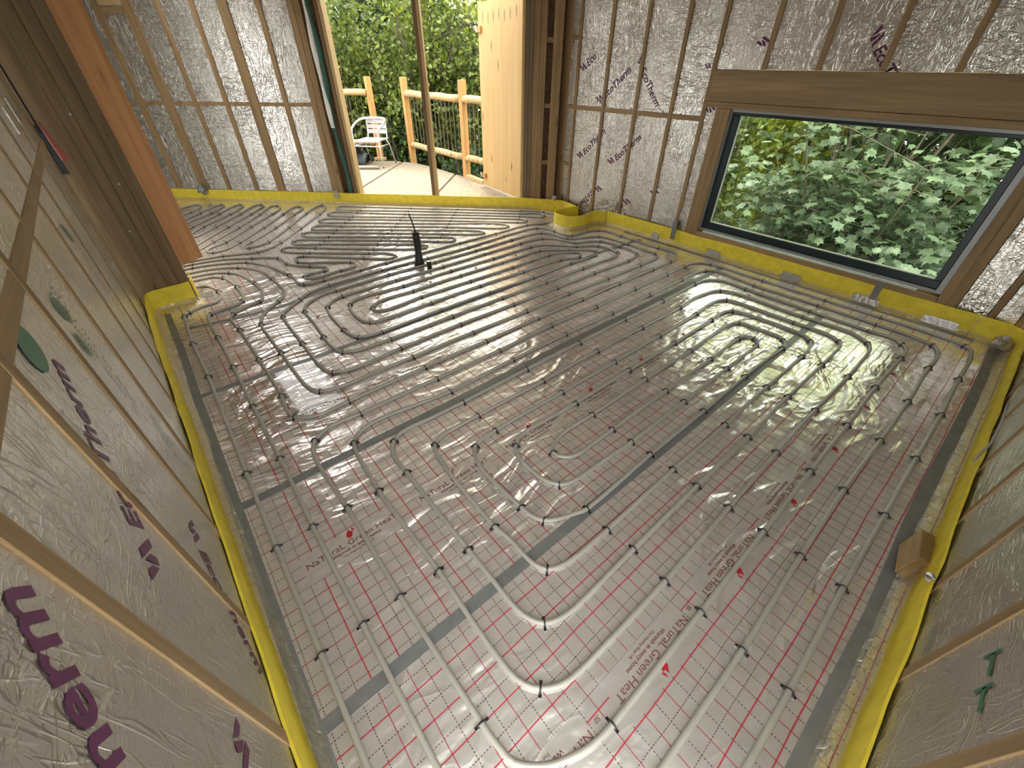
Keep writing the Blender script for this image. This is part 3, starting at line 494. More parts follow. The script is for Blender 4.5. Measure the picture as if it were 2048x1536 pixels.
# ---------------------------------------------------------------- window wall
ww = Wall('wall_far_right', (4.22, 0.0), (0, 1), (-1, 0))
def bay(w, a, b, zs, mat='foil'):
    for z0, z1 in zs: w.box('insulation_board', a + 0.003, b - 0.003, z0, z1, -0.06, 0.0, mat)
ZB = ((0.0, 1.128), (1.170, CEIL))
WB = [3.93, 3.51, 3.085, 2.665, 2.325]
bay(ww, 3.93, 4.045, ((0.0, 0.535), (0.575, 1.128), (1.170, 1.75), (1.79, CEIL)))
for a, b in ((3.51, 3.93), (3.085, 3.51), (2.665, 3.085), (2.325, 2.665)): bay(ww, a, b, ZB)
bay(ww, 2.21, 2.325, ((0.0, 1.288),))
UB = [1.90, 1.50, 1.093, 0.69, 0.29, -0.11]
up = [2.325] + UB + [-0.42]
for b, a in zip(up, up[1:]): bay(ww, a, b, ((1.515, CEIL),), 'foil_warm')
bay(ww, -0.175, -0.005, ((0.0, 1.288),)); bay(ww, -0.32, -0.215, ((0.0, 1.288),))
for a in WB: ww.box('batten', a - 0.019, a + 0.019, 0.0, CEIL, -0.055, 0.012, 'stud', 0.002)
for a in UB: ww.box('batten', a - 0.019, a + 0.019, 1.515, CEIL, -0.055, 0.012, 'stud', 0.002)
for b, a in zip(WB, WB[1:]): ww.box('noggin', a + 0.019, b - 0.019, 1.130, 1.168, -0.055, 0.008, 'stud_y')
for z in (0.555, 1.148, 1.77): ww.box('noggin', 3.949, 4.045, z - 0.019, z + 0.019, -0.055, 0.008, 'stud_y')
ww.box('lintel', -0.42, 2.306, 1.290, 1.513, -0.12, 0.014, 'lintel', 0.003)
ww.box('head_plate', -0.42, 2.306, 1.243, 1.287, -0.12, 0.012, 'stud_y', 0.002)
ww.box('stud', 2.125, 2.208, 0.0, 1.241, -0.12, 0.012, 'stud', 0.002); ww.box('stud', 2.075, 2.123, 0.0, 1.241, -0.12, 0.012, 'stud', 0.002)
ww.box('stud', 0.055, 0.112, 0.0, 1.241, -0.12, 0.012, 'stud', 0.002); ww.box('stud', -0.003, 0.053, 0.0, 1.241, -0.12, 0.012, 'stud', 0.002)
ww.box('stud', -0.213, -0.177, 0.0, 1.241, -0.06, 0.012, 'stud', 0.002); ww.box('stud', -0.36, -0.322, 0.0, 1.241, -0.06, 0.012, 'stud', 0.002)
ww.box('insulation_board', 0.114, 2.073, 0.0, 0.138, -0.06, 0.0, 'foil')
ww.box('sill_plate', 0.114, 2.073, 0.14, 0.196, -0.12, 0.012, 'stud_y', 0.002)
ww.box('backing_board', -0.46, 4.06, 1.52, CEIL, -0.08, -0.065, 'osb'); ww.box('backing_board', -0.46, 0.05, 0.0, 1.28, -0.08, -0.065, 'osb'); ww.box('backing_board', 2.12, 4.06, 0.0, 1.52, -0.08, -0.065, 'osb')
# right = -y when facing this wall: a decreases to the right
ww.print_text('Eco', 3.86, 1.455, 3.64, 1.63, 0.0902)
ww.print_text('EcoTherm', 3.575, 1.185, 3.235, 1.465, 0.0902)
ww.print_text('EcoTherm', 3.165, 1.57, 2.86, 1.22, 0.0902)
ww.print_text('EcoTherm', 3.785, 0.615, 3.52, 0.86, 0.0902)
ww.print_text('EcoTherm', 3.31, 0.615, 3.05, 0.84, 0.0902)
ww.print_text('EcoTherm', 3.44, 0.42, 3.74, 0.125, 0.0902)
ww.print_text('EcoTherm', 3.0, 0.36, 3.26, 0.11, 0.0902)
ww.print_text('EcoTherm', 1.275, 1.70, 1.02, 1.44, 0.0946)
ww.print_text('', 2.27, 1.17, 2.2, 1.24, 0.0902); ww.print_text('', 2.40, 1.50, 2.30, 1.55, 0.0550); ww.print_text('', 2.66, 0.40, 2.6, 0.47, 0.0880); ww.print_text('', 1.96, 1.63, 1.90, 1.70, 0.0880)

# window: dark frame, grey outer section, bead, pane
w1 = struct('window_1')
def wbox(name, a0, a1, z0, z1, d0, d1, mat, bev=0.002):
    ob = ww.box(name, a0, a1, z0, z1, d0, d1, mat, bev); ob.parent = w1; return ob
YL, YR, ZB_, ZT = 2.062, 0.128, 0.232, 1.238
for nm, (a0, a1, z0, z1) in {'frame_bottom': (0.15, YL, ZB_, 0.292), 'frame_top': (YR, YL, 1.195, 1.220), 'frame_left': (1.995, YL, 0.292, 1.195), 'frame_right': (0.150, 0.195, 0.292, 1.195)}.items():
    wbox(nm, a0, a1, z0, z1, -0.095, -0.035, 'frame', 0.004)
wbox('outer_rail', YR, YL, 0.214, 0.231, -0.10, -0.02, 'frame_grey'); wbox('outer_rail', YR, YL, 1.2205, 1.2425, -0.10, -0.004, 'frame_grey')
wbox('outer_rail', 2.063, 2.0745, 0.214, 1.238, -0.10, -0.005, 'frame_grey'); wbox('outer_rail', 0.113, 0.149, 0.214, 1.220, -0.10, -0.004, 'frame_grey')
wbox('glazing_bead', 0.195, 1.995, 0.292, 0.300, -0.06, -0.045, 'bead', 0); wbox('glazing_bead', 1.988, 1.995, 0.300, 1.195, -0.06, -0.045, 'bead', 0)
wbox('pane', 0.195, 1.995, 0.292, 1.195, -0.070, -0.064, 'glass', 0)
wbox('packer_strip', 0.25, 2.02, 0.197, 0.213, -0.09, 0.004, 'sill_light', 0)

# ---------------------------------------------------------------- far wall with the door opening
C0 = (4.205, 4.045); U = (-math.sqrt(.5), math.sqrt(.5))
wf = Wall('wall_far', C0, U, (-math.sqrt(.5), -math.sqrt(.5)))
def sx(x): return (C0[0] - x) * math.sqrt(2)
HEAD = 2.38
# right of the opening: studs, open cavity with noggins, stud in the corner
wf.box('stud', sx(4.14), sx(4.066), 0.0, CEIL, -0.10, 0.0, 'stud', 0.002); ww.box('corner_stud', 4.03, 4.16, 0.0, CEIL, -0.10, -0.004, 'stud', 0.002)
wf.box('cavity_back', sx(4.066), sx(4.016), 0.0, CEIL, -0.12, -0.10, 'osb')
for z in (0.555, 1.153, 1.751): wf.box('noggin', sx(4.065), sx(4.017), z - 0.022, z + 0.022, -0.095, -0.02, 'stud_d')
wf.box('stud', sx(4.015), sx(3.968), 0.0, CEIL, -0.10, 0.0, 'stud', 0.002); wf.box('stud', sx(3.966), sx(3.917), 0.0, CEIL, -0.10, -0.004, 'stud', 0.002)
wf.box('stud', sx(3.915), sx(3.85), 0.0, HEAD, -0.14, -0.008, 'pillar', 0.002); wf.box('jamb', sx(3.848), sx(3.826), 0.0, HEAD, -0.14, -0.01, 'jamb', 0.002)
wf.box('seal_strip', sx(3.885), sx(3.879), 0.0, HEAD, -0.01, -0.004, 'green_wrap')
# left of the opening
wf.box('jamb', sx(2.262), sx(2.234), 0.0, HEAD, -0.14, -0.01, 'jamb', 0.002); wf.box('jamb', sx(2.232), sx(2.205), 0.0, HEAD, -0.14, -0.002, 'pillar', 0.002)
wf.box('stud', sx(2.095), sx(2.048), 0.0, CEIL, -0.06, 0.004, 'stud', 0.002); wf.box('stud', sx(2.046), sx(1.992), 0.0, CEIL, -0.06, 0.006, 'stud', 0.002)
wf.box('header', sx(3.84), sx(2.22), HEAD, CEIL, -0.12, 0.0, 'lintel')
FB = [(1.765, 0.021), (1.47, 0.043), (1.215, 0.021), (0.925, 0.021), (0.665, 0.045), (0.40, 0.03), (0.10, 0.021), (-0.2, 0.021), (-0.5, 0.021)]
for x, hw in FB: wf.box('batten', sx(x + hw), sx(x - hw), 0.0, CEIL, -0.055, 0.012, 'stud', 0.002)
fx = [2.012] + [x for x, _ in FB]
for a, b in zip(fx, fx[1:]):
    for z0, z1 in ((0.0, 1.118), (1.158, CEIL)): wf.box('insulation_board', sx(a), sx(b), z0, z1, -0.06, 0.0, 'foil')
    wf.box('noggin', sx(a - 0.02), sx(b + 0.02), 1.118, 1.158, -0.055, 0.008, 'stud_d')
wf.box('noggin', sx(0.63), sx(0.43), 1.98, 2.04, -0.055, 0.02, 'stud_d'); wf.box('noggin', sx(0.63), sx(0.43), 2.05, 2.10, -0.055, 0.015, 'jamb')  # upper rail in paler wood: light on it is put into the colour
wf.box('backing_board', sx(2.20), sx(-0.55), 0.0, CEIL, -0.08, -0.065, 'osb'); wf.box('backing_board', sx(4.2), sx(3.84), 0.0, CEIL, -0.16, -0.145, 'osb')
# rolled membrane hanging down the left door jamb
rm = thing('membrane_roll', 'white and dark green membrane hanging along the left door jamb', 'membrane', wf.P(sx(2.15), 0.01, 0.1))
def jpt(x, d, z): return wf.P(sx(x), d, z)
pts = [jpt(2.145 + 0.008 * math.sin(z * 3), 0.012, z) for z in [0.90 + 0.1 * i for i in range(17)]]
MB().tube(pts, [0.028 + 0.006 * math.sin(i) for i in range(17)], 10).build('white_layer', 'white_wrap', rm, True)
pts = [jpt(2.165 + 0.012 * math.sin(z * 5), 0.004, z) for z in [0.14 + 0.1 * i for i in range(25)]]
MB().tube(pts, [0.026 + 0.006 * math.sin(i * 1.7) for i in range(25)], 10).build('green_layer', 'green_wrap', rm, True)
# loose post in the middle of the opening
cp = thing('door_post', 'slim timber prop standing in the middle of the door opening', 'post', wf.P(sx(3.0), -0.06, 0))
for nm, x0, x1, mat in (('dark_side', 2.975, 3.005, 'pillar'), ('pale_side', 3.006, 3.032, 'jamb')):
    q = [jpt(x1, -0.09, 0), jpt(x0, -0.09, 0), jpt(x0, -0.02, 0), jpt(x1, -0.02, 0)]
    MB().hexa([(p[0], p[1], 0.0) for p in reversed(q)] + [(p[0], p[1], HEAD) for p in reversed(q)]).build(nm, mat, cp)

# ---------------------------------------------------------------- ceiling
cl = struct('ceiling')
RX0, RX1, RY0, RY1 = 0.45, 1.10, 5.0, 7.0      # rooflight over the far left of the room
for poly in ([(-0.45, 0.62), (0.68, -0.5), (4.30, -0.5), (4.30, 4.03), (4.30 - 0.97, 5.0), (-1.7, 5.0), (-1.7, 4.2), (-0.45, 4.2)],
             [(-1.7, 5.0), (RX0, 5.0), (RX0, 8.02), (-0.02, 8.37), (-1.7, 8.37)], [(RX1, 5.0), (3.33, 5.0), (1.33, 7.0), (RX1, 7.0)], [(RX0, 7.0), (1.33, 7.0), (RX0, 7.98)]):
    MB().prism(poly, CEIL, CEIL + 0.05).build('ceiling_board', 'ceiling', cl)
for i in range(11):
    x = -0.2 + i * 0.41; y0 = max(-0.45, 0.18 - x); y1 = min(8.1 - x, 7.9) if x > 0.05 else 7.9
    for a, b in (((y0, 4.95), (7.05, y1)) if RX0 - 0.05 < x < RX1 else ((y0, y1),)):
        if b > a: MB().box((x, a, CEIL - 0.10), (x + 0.045, b, CEIL)).build('joist', 'stud_y', cl)
for bx in (((RX0 - 0.045, 4.955, CEIL - 0.1), (RX0, 7.045, CEIL + 0.12)), ((RX1, 4.955, CEIL - 0.1), (RX1 + 0.045, 6.98, CEIL + 0.12)), ((RX0, 4.955, CEIL - 0.1), (RX1, 5.0, CEIL + 0.12)), ((RX0, 7.0, CEIL - 0.1), (RX1, 7.045, CEIL + 0.12))):
    MB().box(*bx).build('rooflight_kerb', 'stud_y', cl)

# side room behind the corner post, unseen: wall added, doorway sized to limit daylight
wa = Wall('wall_side_room', (-1.65, 4.0), (0, 1), (1, 0))
wa.box('wall_board', 0.0, 1.6, 0.0, CEIL, -0.05, 0.0, 'foil_warm'); wa.box('wall_board', 2.2, 4.5, 0.0, CEIL, -0.05, 0.0, 'foil_warm'); wa.box('wall_board', 1.6, 2.2, 2.05, CEIL, -0.05, 0.0, 'foil_warm')
wb_ = Wall('wall_side_room_near', (-1.7, 4.26), (1, 0), (0, 1)); wb_.box('wall_board', 0.0, 1.33, 0.0, CEIL, -0.05, 0.0, 'foil_warm')
wc_ = Wall('wall_side_room_far', (-1.7, 8.31), (1, 0), (0, -1)); wc_.box('wall_board', 0.0, 1.9, 0.0, CEIL, -0.05, 0.0, 'foil_warm')

# ---------------------------------------------------------------- yellow edge strips with clear skirts
def resample(pts, step):
    out = []; pts = [Vector(p) for p in pts]
    for a, b in zip(pts, pts[1:]):
        n = max(1, int((b - a).length / step))
        for i in range(n): out.append(a.lerp(b, i / n))
    out.append(pts[-1]); return out
def smooth_path(pts, it=2):
    for _ in range(it):
        q = [pts[0]]
        for a, b in zip(pts, pts[1:]): q += [a.lerp(b, 0.25), a.lerp(b, 0.75)]
        q.append(pts[-1]); pts = q
    return pts
def side(pts, i):
    t = (pts[min(i + 1, len(pts) - 1)] - pts[max(i - 1, 0)]).normalized(); return Vector((-t.y, t.x))
def edge_strip(label, path, h=0.15, lean=0.0, skirt=0.09, seed=0, inward=1, rnd=1, wave=0.004, zlow=0.0, fh=0.035):
    """foam upstand along a floor path (2D); inward=+1 means the room lies on the left of the path"""
    root = thing('edge_strip', label, 'edge strip', (*path[len(path) // 2], 0), 'yellow edge strips around the floor')
    P = [Vector(p) for p in path]
    P = resample(smooth_path(P, 3) if rnd else P, 0.06)
    v = []; f = []; th = 0.008
    for i, p in enumerate(P):
        s_ = side(P, i) * inward; w = wave * noise.noise((p.x * 3 + seed, p.y * 3, seed)); w2 = 2.2 * wave * noise.noise((p.x * 4, p.y * 4, seed + 9))
        hz = h + 0.007 * noise.noise((p.x * 2.3, p.y * 2.3, seed + 4))
        b = p + s_ * w; t = p + s_ * (w2 + lean)
        v += [(b.x, b.y, zlow), (t.x, t.y, hz), (t.x - s_.x * th, t.y - s_.y * th, hz), (b.x - s_.x * th, b.y - s_.y * th, zlow)]
    for i in range(len(P) - 1):
        for j in range(4): f.append((i * 4 + j, i * 4 + (j + 1) % 4, (i + 1) * 4 + (j + 1) % 4, (i + 1) * 4 + j))
    f += [(0, 3, 2, 1), tuple(len(v) - 4 + j for j in range(4))]
    mb = MB(); mb.add(v, f); mb.build('foam', 'yellow', root, True).data.polygons.foreach_set('use_smooth', [False] * len(f))
    if skirt:
        v = []; f = []; K = 5
        for i, p in enumerate(P):
            s_ = side(P, i) * inward
            for k in range(K):
                u = k / (K - 1); nz = noise.noise((p.x * 9 + k * 3, p.y * 9, seed)) * 0.008
                off = 0.010 + skirt * u ** 1.3; z = fh * (1 - u) ** 1.8 + 0.003 + (abs(nz) if k in (1, 2, 3) else 0)
                q = p + s_ * (off + nz); v.append((q.x, q.y, z))
        for i in range(len(P) - 1):
            for k in range(K - 1): f.append((i * K + k, i * K + k + 1, (i + 1) * K + k + 1, (i + 1) * K + k))
        mb = MB(); mb.add(v, f); mb.build('clear_skirt', 'film', root, True)
    return root
def wlx(y): return -0.272 - 0.0205 * y + 0.018
s_left = edge_strip('yellow foam edge strip along the left wall', [(wlx(0.2), 0.2), (wlx(0.9), 0.9), (wlx(1.6) , 1.6), (wlx(2.4) + .004, 2.4), (wlx(3.2), 3.2), (-0.322, 3.75)], 0.155, -0.006, 0.026, 1, -1, 0, fh=0.06)
s_post = edge_strip('yellow foam edge strip curled round the base of the corner post', [(-0.324, 3.76), (-0.325, 3.93), (-0.29, 4.018), (-0.15, 4.02), (-0.015, 4.03), (0.006, 4.10), (0.008, 4.26)], 0.165, 0.0, 0.03, 2, -1, 1)
far0, far1 = wf.P(sx(-0.5), 0.02, 0), wf.P(sx(4.10), 0.03, 0)
fp = [Vector(wf.P(sx(x), 0.022, 0)[:2]) for x in (0.2, 0.9, 1.5, 2.1, 2.7, 3.2, 3.7, 3.95)]
s_far = edge_strip('bright yellow foam edge strip across the foot of the door wall', fp, 0.135, 0.0, 0.015, 3, -1, 0, fh=0.02)
s_cor = edge_strip('yellow foam edge strip bending round the corner beside the notch', [tuple(fp[-1]), (4.02, 4.19), (4.14, 4.05), (4.17, 3.92), (4.13, 3.75), (4.09, 3.62)], 0.13, 0.0, 0.0, 4, -1, 1)
s_not = edge_strip('yellow foam edge strip wrapped round the square notch by the window wall', [(4.09, 3.615), (3.75, 3.66), (3.63, 3.60), (3.635, 3.40), (3.72, 3.31), (3.90, 3.30), (4.05, 3.35), (4.13, 3.30), (4.165, 3.22)], 0.15, 0.0, 0.05, 5, -1, 1)
s_win = edge_strip('yellow foam edge strip under the window', [(4.165, 3.21), (4.185, 2.6), (4.188, 1.8), (4.19, 1.0), (4.19, 0.2), (4.185, -0.15)], 0.16, 0.0, 0.035, 6, -1, 0)
s_rc = edge_strip('yellow foam edge strip curving through the right hand corner', [(4.185, -0.155), (4.18, -0.30), (4.13, -0.385), (4.0, -0.395), (3.7, -0.398)], 0.16, 0.0, 0.05, 7, -1, 1)
s_right = edge_strip('yellow foam edge strip along the right wall', [(3.69, -0.398), (3.0, -0.398), (2.2, -0.396), (1.5, -0.40), (0.9, -0.402), (0.42, -0.402)], 0.15, -0.004, 0.04, 8, -1, 0, fh=0.06)
MB().box((3.74, 3.40, 0.0), (4.16, 3.56, 0.045)).build('timber_stub', 'stud_x', None)
tag(D.objects['timber_stub'], 'low timber stub inside the square yellow notch', 'timber')
# silver tape tabs and vertical tape pieces on the strips
for y, l in ((2.52, 0.09), (1.83, 0.14), (1.08, 0.16), (0.50, 0.18), (0.02, 0.20)):
    MB().hexa([(4.165, y - l / 2, 0.012), (4.183, y - l / 2, 0.012), (4.183, y + l / 2, 0.012), (4.165, y + l / 2, 0.012), (4.176, y - l / 2, 0.07), (4.183, y - l / 2, 0.07), (4.183, y + l / 2, 0.07), (4.176, y + l / 2, 0.07)]).build('tape_tab', 'silver_tape', s_win)
for i, y in enumerate((2.31, 0.46)):
    o = MB().box((4.168, y - 0.024, 0.06), (4.176, y + 0.024, 0.25 if i == 0 else 0.21)).build('tape_piece', 'tape'); 
    tag(o, ('grey tape piece on the batten left of the window', 'grey tape piece over the strip under the window')[i], 'tape')
def crumple(name, label, c, r, seed, mat='silver_tape'):
    bm = bmesh.new(); bmesh.ops.create_icosphere(bm, subdivisions=2, radius=r)
    for v in bm.verts: v.co *= 1 + 0.55 * noise.noise(v.co * (1.6 / r) + Vector((seed, 0, 0)))
    me = D.meshes.new(name); bm.to_mesh(me); bm.free(); me.materials.append(M[mat]); o = put(name, me, None, Matrix.Translation(c)); tag(o, label, 'tape'); return o
crumple('tape_bunch', 'crumpled silver tape in the far right corner', (4.10, -0.33, 0.05), 0.05, 1)
crumple('tape_bunch', 'crumpled silver tape at the edge of the door wall and window wall', wf.P(sx(4.15), 0.045, 0.15), 0.035, 2)
crumple('tape_bunch', 'crumpled silver tape on the right wall strip behind the wood block', (1.575, -0.393, 0.15), 0.016, 3)
crumple('tape_bunch', 'grey tape bunched over the strip at the far left wall', wf.P(sx(0.66), 0.05, 0.14), 0.06, 4, 'tape')
o = MB().box((0, -0.03, 0.0), (0.003, 0.03, 0.09)).build('tape_piece', 'silver_tape'); o.matrix_basis = Matrix.Translation(wf.P(sx(2.03), 0.042, 0.07)) @ Matrix.Rotation(math.radians(45), 4, 'Z')
tag(o, 'white tape piece on the strip below the left door jamb', 'tape')

# ---------------------------------------------------------------- grey tape on the floor
TZ = [0.0012]
def tape(label, pts, w=0.047):
    TZ[0] += 0.00025; tz = TZ[0]
    P = resample(pts, 0.25); v = []; f = []
    for i, p in enumerate(P):
        p = Vector(p[:2]); s_ = side([Vector(q[:2]) for q in P], i); k = noise.noise((p.x * 2, p.y * 2, 3.3)) * 0.003
        for q, z in ((p + s_ * (w / 2 + k), 0.0), (p + s_ * (w / 2 + k), tz), (p - s_ * (w / 2 - k), tz), (p - s_ * (w / 2 - k), 0.0)): v.append((q.x, q.y, z))
    for i in range(len(P) - 1):
        for j in range(3): f.append((i * 4 + j, (i + 1) * 4 + j, (i + 1) * 4 + j + 1, i * 4 + j + 1))
    mb = MB(); mb.add(v, f); o = mb.build('floor_tape', 'tape'); tag(o, label, 'tape', 'grey tape on the floor foil'); return o
tape('grey tape seam nearest the camera, from left wall tape to window', [(-0.23, 0.605), (1.0, 0.61), (2.4, 0.614), (3.75, 0.64)])
tape('grey tape seam through the middle of the floor, between the two pipe spirals', [(-0.24, 1.605), (0.9, 1.610), (2.0, 1.63), (3.6, 1.62), (4.05, 1.62)])
tape('grey tape seam crossing the middle pipe spiral', [(-0.24, 2.60), (0.4, 2.585), (2.0, 2.585), (3.4, 2.64), (4.05, 2.62)], 0.04)
tape('grey tape seam near the corner post', [(-0.17, 3.56), (0.2, 3.49), (0.5, 3.49), (1.0, 3.58), (1.7, 3.62)], 0.036)
tape('long grey tape along the left wall strip', [(-0.245, 0.30), (-0.243, 1.2), (-0.243, 1.95), (-0.245, 2.6), (-0.24, 3.3), (-0.25, 3.92)], 0.044)
tape('long grey tape along the right wall strip', [(0.55, -0.337), (1.4, -0.34), (2.2, -0.318), (3.1, -0.328), (4.08, -0.318)], 0.052)
tape('short grey tape patch by the corner post strip', [(-0.06, 4.12), (0.10, 4.10)], 0.12)
tape('grey tape along the foot of the window strip', [(4.128, 2.9), (4.135, 1.9), (4.14, 0.9), (4.135, -0.2)], 0.04)

# ---------------------------------------------------------------- heating pipes and clips
def catmull(P, step=0.022):
    out = []
    for i in range(len(P) - 1):
        p0 = P[max(i - 1, 0)]; p1 = P[i]; p2 = P[i + 1]; p3 = P[min(i + 2, len(P) - 1)]
        d = (p2 - p1).length
        m1 = (p2 - p0); m2 = (p3 - p1)
        m1 = m1.normalized() * d if m1.length > 1e-6 else m1; m2 = m2.normalized() * d if m2.length > 1e-6 else m2
        turn = (p1 - p0).angle(p2 - p1, 0) + (p2 - p1).angle(p3 - p2, 0) if (p1 - p0).length > 1e-6 and (p3 - p2).length > 1e-6 else 0.2
        n = max(1, int(d / (step if turn > 0.12 else 0.12)))
        for k in range(n):
            t = k / n; t2 = t * t; t3 = t2 * t
            out.append(p1 * (2 * t3 - 3 * t2 + 1) + m1 * (t3 - 2 * t2 + t) + p2 * (-2 * t3 + 3 * t2) + m2 * (t3 - t2))
    out.append(P[-1]); return out
clip_mb = MB()
R_ = 0.0125
arc = [(R_ * math.cos(t), 0, 0.011 + R_ * math.sin(t)) for t in [math.pi * k / 8 for k in range(9)]]
arc = [(R_, 0, 0.0)] + arc + [(-R_, 0, 0.0)]
clip_mb.tube(arc, 0.0029, 6)
for sx_ in (-1, 1):
    clip_mb.box((sx_ * 0.018 - 0.0055, -0.0045, 0.0), (sx_ * 0.018 + 0.0055, 0.0045, 0.006))
    clip_mb.box((sx_ * 0.0145 - 0.0022, -0.003, 0.0), (sx_ * 0.0145 + 0.0022, 0.003, 0.012))
clip_me = clip_mb.mesh('clip', M['clip'])
plabels = {'front': 'grey heating pipe laid as the long spiral nearest the camera', 'mid': 'grey heating pipe laid as the spiral in the middle of the floor',
           'door': 'grey heating pipe snaking in tight rows towards the door opening', 'slant': 'pale heating pipe zigzagging at the far left under the foil wall'}
for k, txt in PIPES.items():
    P = []; ties = []
    for tok in txt.split():
        st = tok.endswith('*'); x, y = map(float, tok.rstrip('*').split(',')); P.append(Vector((x, y)))
        if st: ties.append(len(P) - 1)
    C = catmull(P); root = thing('heating_pipe', plabels[k], 'pipe', (P[0].x, P[0].y, 0), 'underfloor heating pipes')
    MB().tube([(p.x, p.y, 0.0105) for p in C], 0.0100, 8).build('pipe', 'pipe', root, True)
    for i in ties:
        t = (P[min(i + 1, len(P) - 1)] - P[max(i - 1, 0)]).normalized(); a = math.atan2(t.y, t.x) + math.pi / 2 + random.uniform(-0.12, 0.12)
        put('clip', clip_me, root, Matrix.Translation((P[i].x, P[i].y, 0)) @ Matrix.Rotation(a, 4, 'Z'))

# ---------------------------------------------------------------- small things on the floor
cd = thing('cable_conduit', 'black taped conduit with a thin cable standing up from the floor', 'conduit', (1.77, 3.53, 0))
pts = [(1.772, 3.53, 0.0), (1.772, 3.53, 0.04), (1.776, 3.535, 0.09), (1.785, 3.55, 0.13), (1.792, 3.56, 0.20), (1.789, 3.56, 0.26), (1.79, 3.56, 0.305)]
MB().tube(pts, [0.052, 0.045, 0.034, 0.031, 0.034, 0.036, 0.030], 10).build('sleeve', 'black', cd, True)
MB().tube([(1.79, 3.56, 0.30), (1.78, 3.562, 0.36), (1.768, 3.565, 0.42), (1.752, 3.568, 0.478)], 0.006, 6).build('cable', 'black', cd, True)
MB().box((1.755, 3.535, 0.215), (1.768, 3.55, 0.262)).build('tape_flap', 'black', cd)
MB().tube([(1.80, 3.555, 0.175), (1.822, 3.553, 0.18), (1.83, 3.552, 0.165), (1.826, 3.552, 0.152)], 0.0035, 5).build('cable_tail', 'black', cd)
sb = thing('pipe_stub', 'short black pipe stub with a pale end beside the taped conduit', 'pipe stub', (1.81, 3.40, 0))
MB().tube([(1.806, 3.40, 0.0), (1.804, 3.402, 0.07)], [0.023, 0.021], 12).build('sleeve', 'black', sb, True)
MB().tube([(1.804, 3.402, 0.068), (1.804, 3.402, 0.073)], 0.018, 12).build('end_cap', 'metal_end', sb)
wb = MB().hexa([(1.625, -0.334, 0.035), (1.652, -0.388, 0.004), (1.745, -0.418, 0.06), (1.697, -0.364, 0.1)] + [(1.775, -0.312, 0.035), (1.80, -0.365, 0.004), (1.90, -0.392, 0.06), (1.855, -0.340, 0.1)]).build('wood_block', 'stud_x')
bevel(wb, 0.002, 1); tag(wb, 'sawn timber offcut block lying on the strip beside the right wall', 'wood block')
o = MB().tube([(2.62, -0.36, 0.36), (2.55, -0.385, 0.28), (2.47, -0.395, 0.22), (2.40, -0.385, 0.185), (2.36, -0.38, 0.17)], 0.005, 6).build('grey_cable', 'duct_tube', None, True); tag(o, 'grey cable end poking out over the right wall strip', 'cable')

# ---------------------------------------------------------------- deck outside
dk = struct('deck')
deck_poly = [(-0.5, 9.0), (2.18, 6.18), (3.92, 4.44), (4.32, 4.82), (4.32, 5.7), (4.33, 7.6), (4.28, 8.1), (4.05, 8.55), (3.62, 8.85), (3.2, 9.35), (1.5, 11.0)]
jl = [((2.30, 6.52), (4.20, 8.34)), ((3.14, 5.575), (4.32, 6.775))]
MB().prism(deck_poly, -0.06, -0.021).build('deck_base', 'joint', dk)
def clip_poly(poly, p, n):
    out = []
    for a, b in zip(poly, poly[1:] + poly[:1]):
        da = (a[0] - p[0]) * n[0] + (a[1] - p[1]) * n[1]; db = (b[0] - p[0]) * n[0] + (b[1] - p[1]) * n[1]
        if da >= 0: out.append(a)
        if da * db < 0: t = da / (da - db); out.append((a[0] + (b[0] - a[0]) * t, a[1] + (b[1] - a[1]) * t))
    return out
dn = Vector((1, -1)).normalized(); cuts = [-4.0, (2.30 - 6.52) / math.sqrt(2), (3.14 - 5.575) / math.sqrt(2), 4.0]
for a, b in zip(cuts, cuts[1:]):
    q = clip_poly(deck_poly, dn * (a + 0.02), dn) if a > -3.9 else deck_poly
    q = clip_poly(q, dn * (b - 0.02), -dn) if b < 3.9 else q
    if len(q) > 2: MB().prism(q, -0.02, 0.0).build('deck_sheet', 'deck', dk)

# railing: square posts, round log rails, thin rods
def railing(label, posts, spans):
    root = thing('deck_railing', label, 'railing', (*posts[0], 0))
    for x, y in posts: bevel(MB().box((x - 0.048, y - 0.048, -0.35), (x + 0.048, y + 0.048, 1.345)).build('post', 'post_out', root), 0.004)
    for (a, b) in spans:
        a, b = Vector(a), Vector(b)
        for z, r in ((1.105, 0.052), (0.295, 0.05)):
            ln = MB().tube([(*a.lerp(b, t / 10), z + 0.006 * math.sin(t * 1.3)) for t in range(11)], [r * (1 + 0.04 * math.sin(t * 2.1)) for t in range(11)], 12).build('rail', 'log', root, True)
        n = max(2, int((b - a).length / 0.112))
        for i in range(1, n):
            p = a.lerp(b, i / n); MB().tube([(p.x, p.y, 0.30), (p.x, p.y, 1.10)], 0.0065, 6).build('rod', 'rod', root)
            t = (b - a).normalized()
            MB().tube([(p.x - t.x * 0.006, p.y - t.y * 0.006, 0.297), (p.x + t.x * 0.006, p.y + t.y * 0.006, 0.297)], 0.0525, 12, False).build('groove', 'groove', ln)
    return root
railing('timber deck railing with round log rails right of the aluminium chair', [(4.33, 8.26), (4.37, 6.46)], [((4.335, 8.21), (4.368, 6.51)), ((4.37, 6.41), (4.39, 4.6))])
railing('timber deck railing section behind the aluminium chair', [(3.93, 8.88)], [((3.89, 8.92), (2.6, 10.15))])

